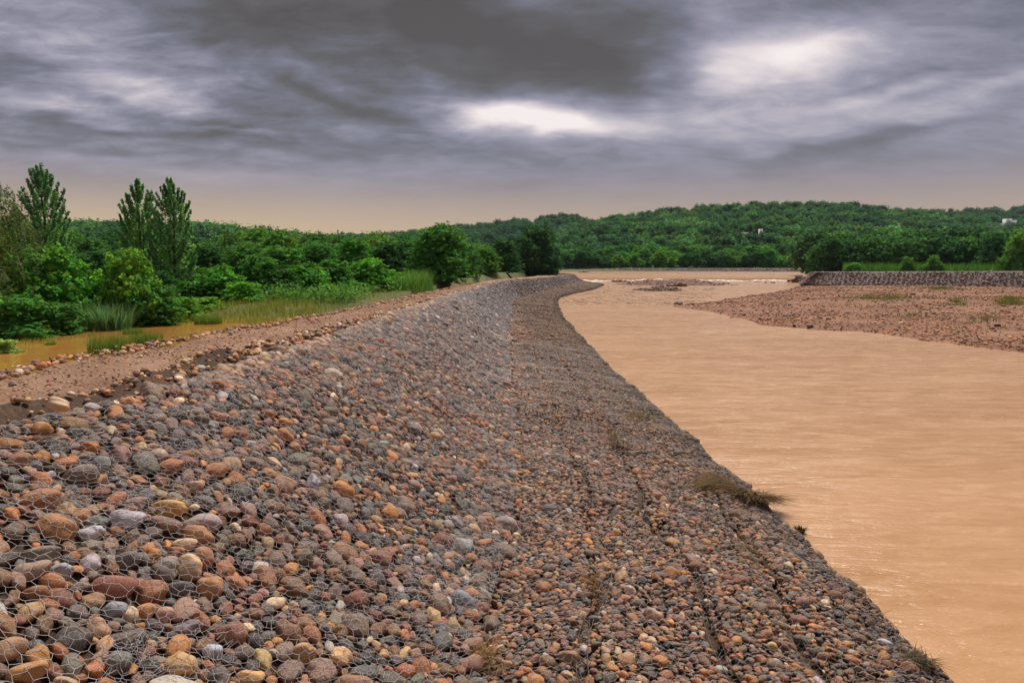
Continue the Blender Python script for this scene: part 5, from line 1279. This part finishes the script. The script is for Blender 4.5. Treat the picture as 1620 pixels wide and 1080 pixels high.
# straw and mud litter on the apron
r = np.random.default_rng(37); n = 9000; y = 4+60*r.random(n)**1.1; t_ = 1+np.clip(r.random(n)**0.6, 0, 0.98); m_ = (vnoise(y*1.0, t_*4, 1.4, 38)+0.25*(t_-1.5)+np.clip((y-18)/60, 0, 0.4)) > 0.10; y, t_ = y[m_], t_[m_]
p_ = bank(y, t_)+np.array([0, 0, 0.07]); V, f, C = blades(r, p_, 0.14, 0.004, 2.2, seg=2); a = Acc(); a.add(V, f, C)
kind(link('straw_litter', a.mesh('straw_litter'), M['straw'], color=(0.13, 0.085, 0.04)), 'stuff', 'brown straw litter left by the flood on the apron')

# ------------------------------------------------------------------ white houses on the hill
def house(name, p, parts_, label):
    root = empty(name, tuple(p)); tag(root, label, 'house')
    for nm, mat, boxes, sub in parts_:
        a = Acc()
        for b in boxes: a.add(*box(*b))
        o = link(nm, a.mesh(nm), M[mat], root)
        for (nm2, mat2, bx2) in sub:
            a2 = Acc()
            for b in bx2: a2.add(*box(*b))
            link(nm2, a2.mesh(nm2), M[mat2], o)
    return root
s = bigH[1]/F
house('white_house', (bigH[0], bigH[1], bigH[2]-1.0), [
  ('wing', 'white', [(-17*s, -1*s, -3, 4, 0, 4.2)], [('window', 'dark', [(-14*s, -12.4*s, -3.04, -2.9, 1.2, 2.4)]), ('window', 'dark', [(-8*s, -6.4*s, -3.04, -2.9, 1.2, 2.4)])]),
  ('roof', 'roofm', [(-24*s, 0.6*s, -4, 5, 4.21, 4.7)], []),
  ('tower_block', 'white', [(0.7*s, 7*s, -2, 4, 0, 8.2)], [('window', 'dark', [(2*s, 4*s, -2.04, -1.9, 5, 6.4)])]),
  ('wall', 'white', [(7.01*s, 16*s, -1, 4, 0, 7.0)], [('window', 'dark', [(9*s, 11*s, -1.04, -0.9, 3.6, 5)]), ('window', 'dark', [(12.5*s, 14.5*s, -1.04, -0.9, 3.6, 5)])]),
], 'white house with a long pale roof, highest house on the far hill')
s = midH[1]/F
house('white_house', (midH[0], midH[1], midH[2]+1.6), [
  ('wall', 'white', [(-18*s, 2*s, -2, 3, -4, 1.6)], [('window', 'dark', [(-10*s, -8*s, -2.04, -1.9, 0.6, 1.2)])]),
  ('roof', 'roofm', [(-18.5*s, 2.5*s, -2.3, 3.3, 1.61, 1.85)], []),
  ('stair_tower', 'white', [(19*s, 23*s, -1, 2, -4, 3.6)], [('window', 'dark', [(20.2*s, 21.6*s, -1.04, -0.9, 1.8, 2.6)])]),
], 'low white house half hidden in trees across the upper river')
for p_, lab in ((sm1, 'tiny white hut among hill trees, the one nearer to the low white house'), (sm2, 'tiny white hut among hill trees, the one nearer to the high white house')):
    s = p_[1]/F
    house('white_hut', (p_[0], p_[1], p_[2]+1.5), [('wall', 'white', [(-3*s, 3*s, -1.5, 1.5, -4, 2.2)], [('window', 'dark', [(-1*s, 0.4*s, -1.54, -1.4, 0.8, 1.6)])]), ('roof', 'roofm', [(-3.6*s, 3.6*s, -1.9, 1.9, 2.21, 2.45)], [])], lab)

# ------------------------------------------------------------------ the damp air over the valley
a = Acc(); a.add(*box(-1200, 1400, -40, 1500, -4.0, 130.0)); m = bpy.data.materials.new('damp_air'); m.use_nodes = True; t = NT(m.node_tree); t.n.clear()
out = t.add('ShaderNodeOutputMaterial'); pv_ = t.add('ShaderNodeVolumePrincipled'); pv_.inputs['Color'].default_value = (0.80, 0.86, 0.92, 1); pv_.inputs['Density'].default_value = 0.00008; pv_.inputs['Anisotropy'].default_value = 0.0
t.l.new(pv_.outputs[0], out.inputs['Volume']); kind(link('haze', a.mesh('haze'), m), 'stuff', 'thin haze in the air over the river valley')
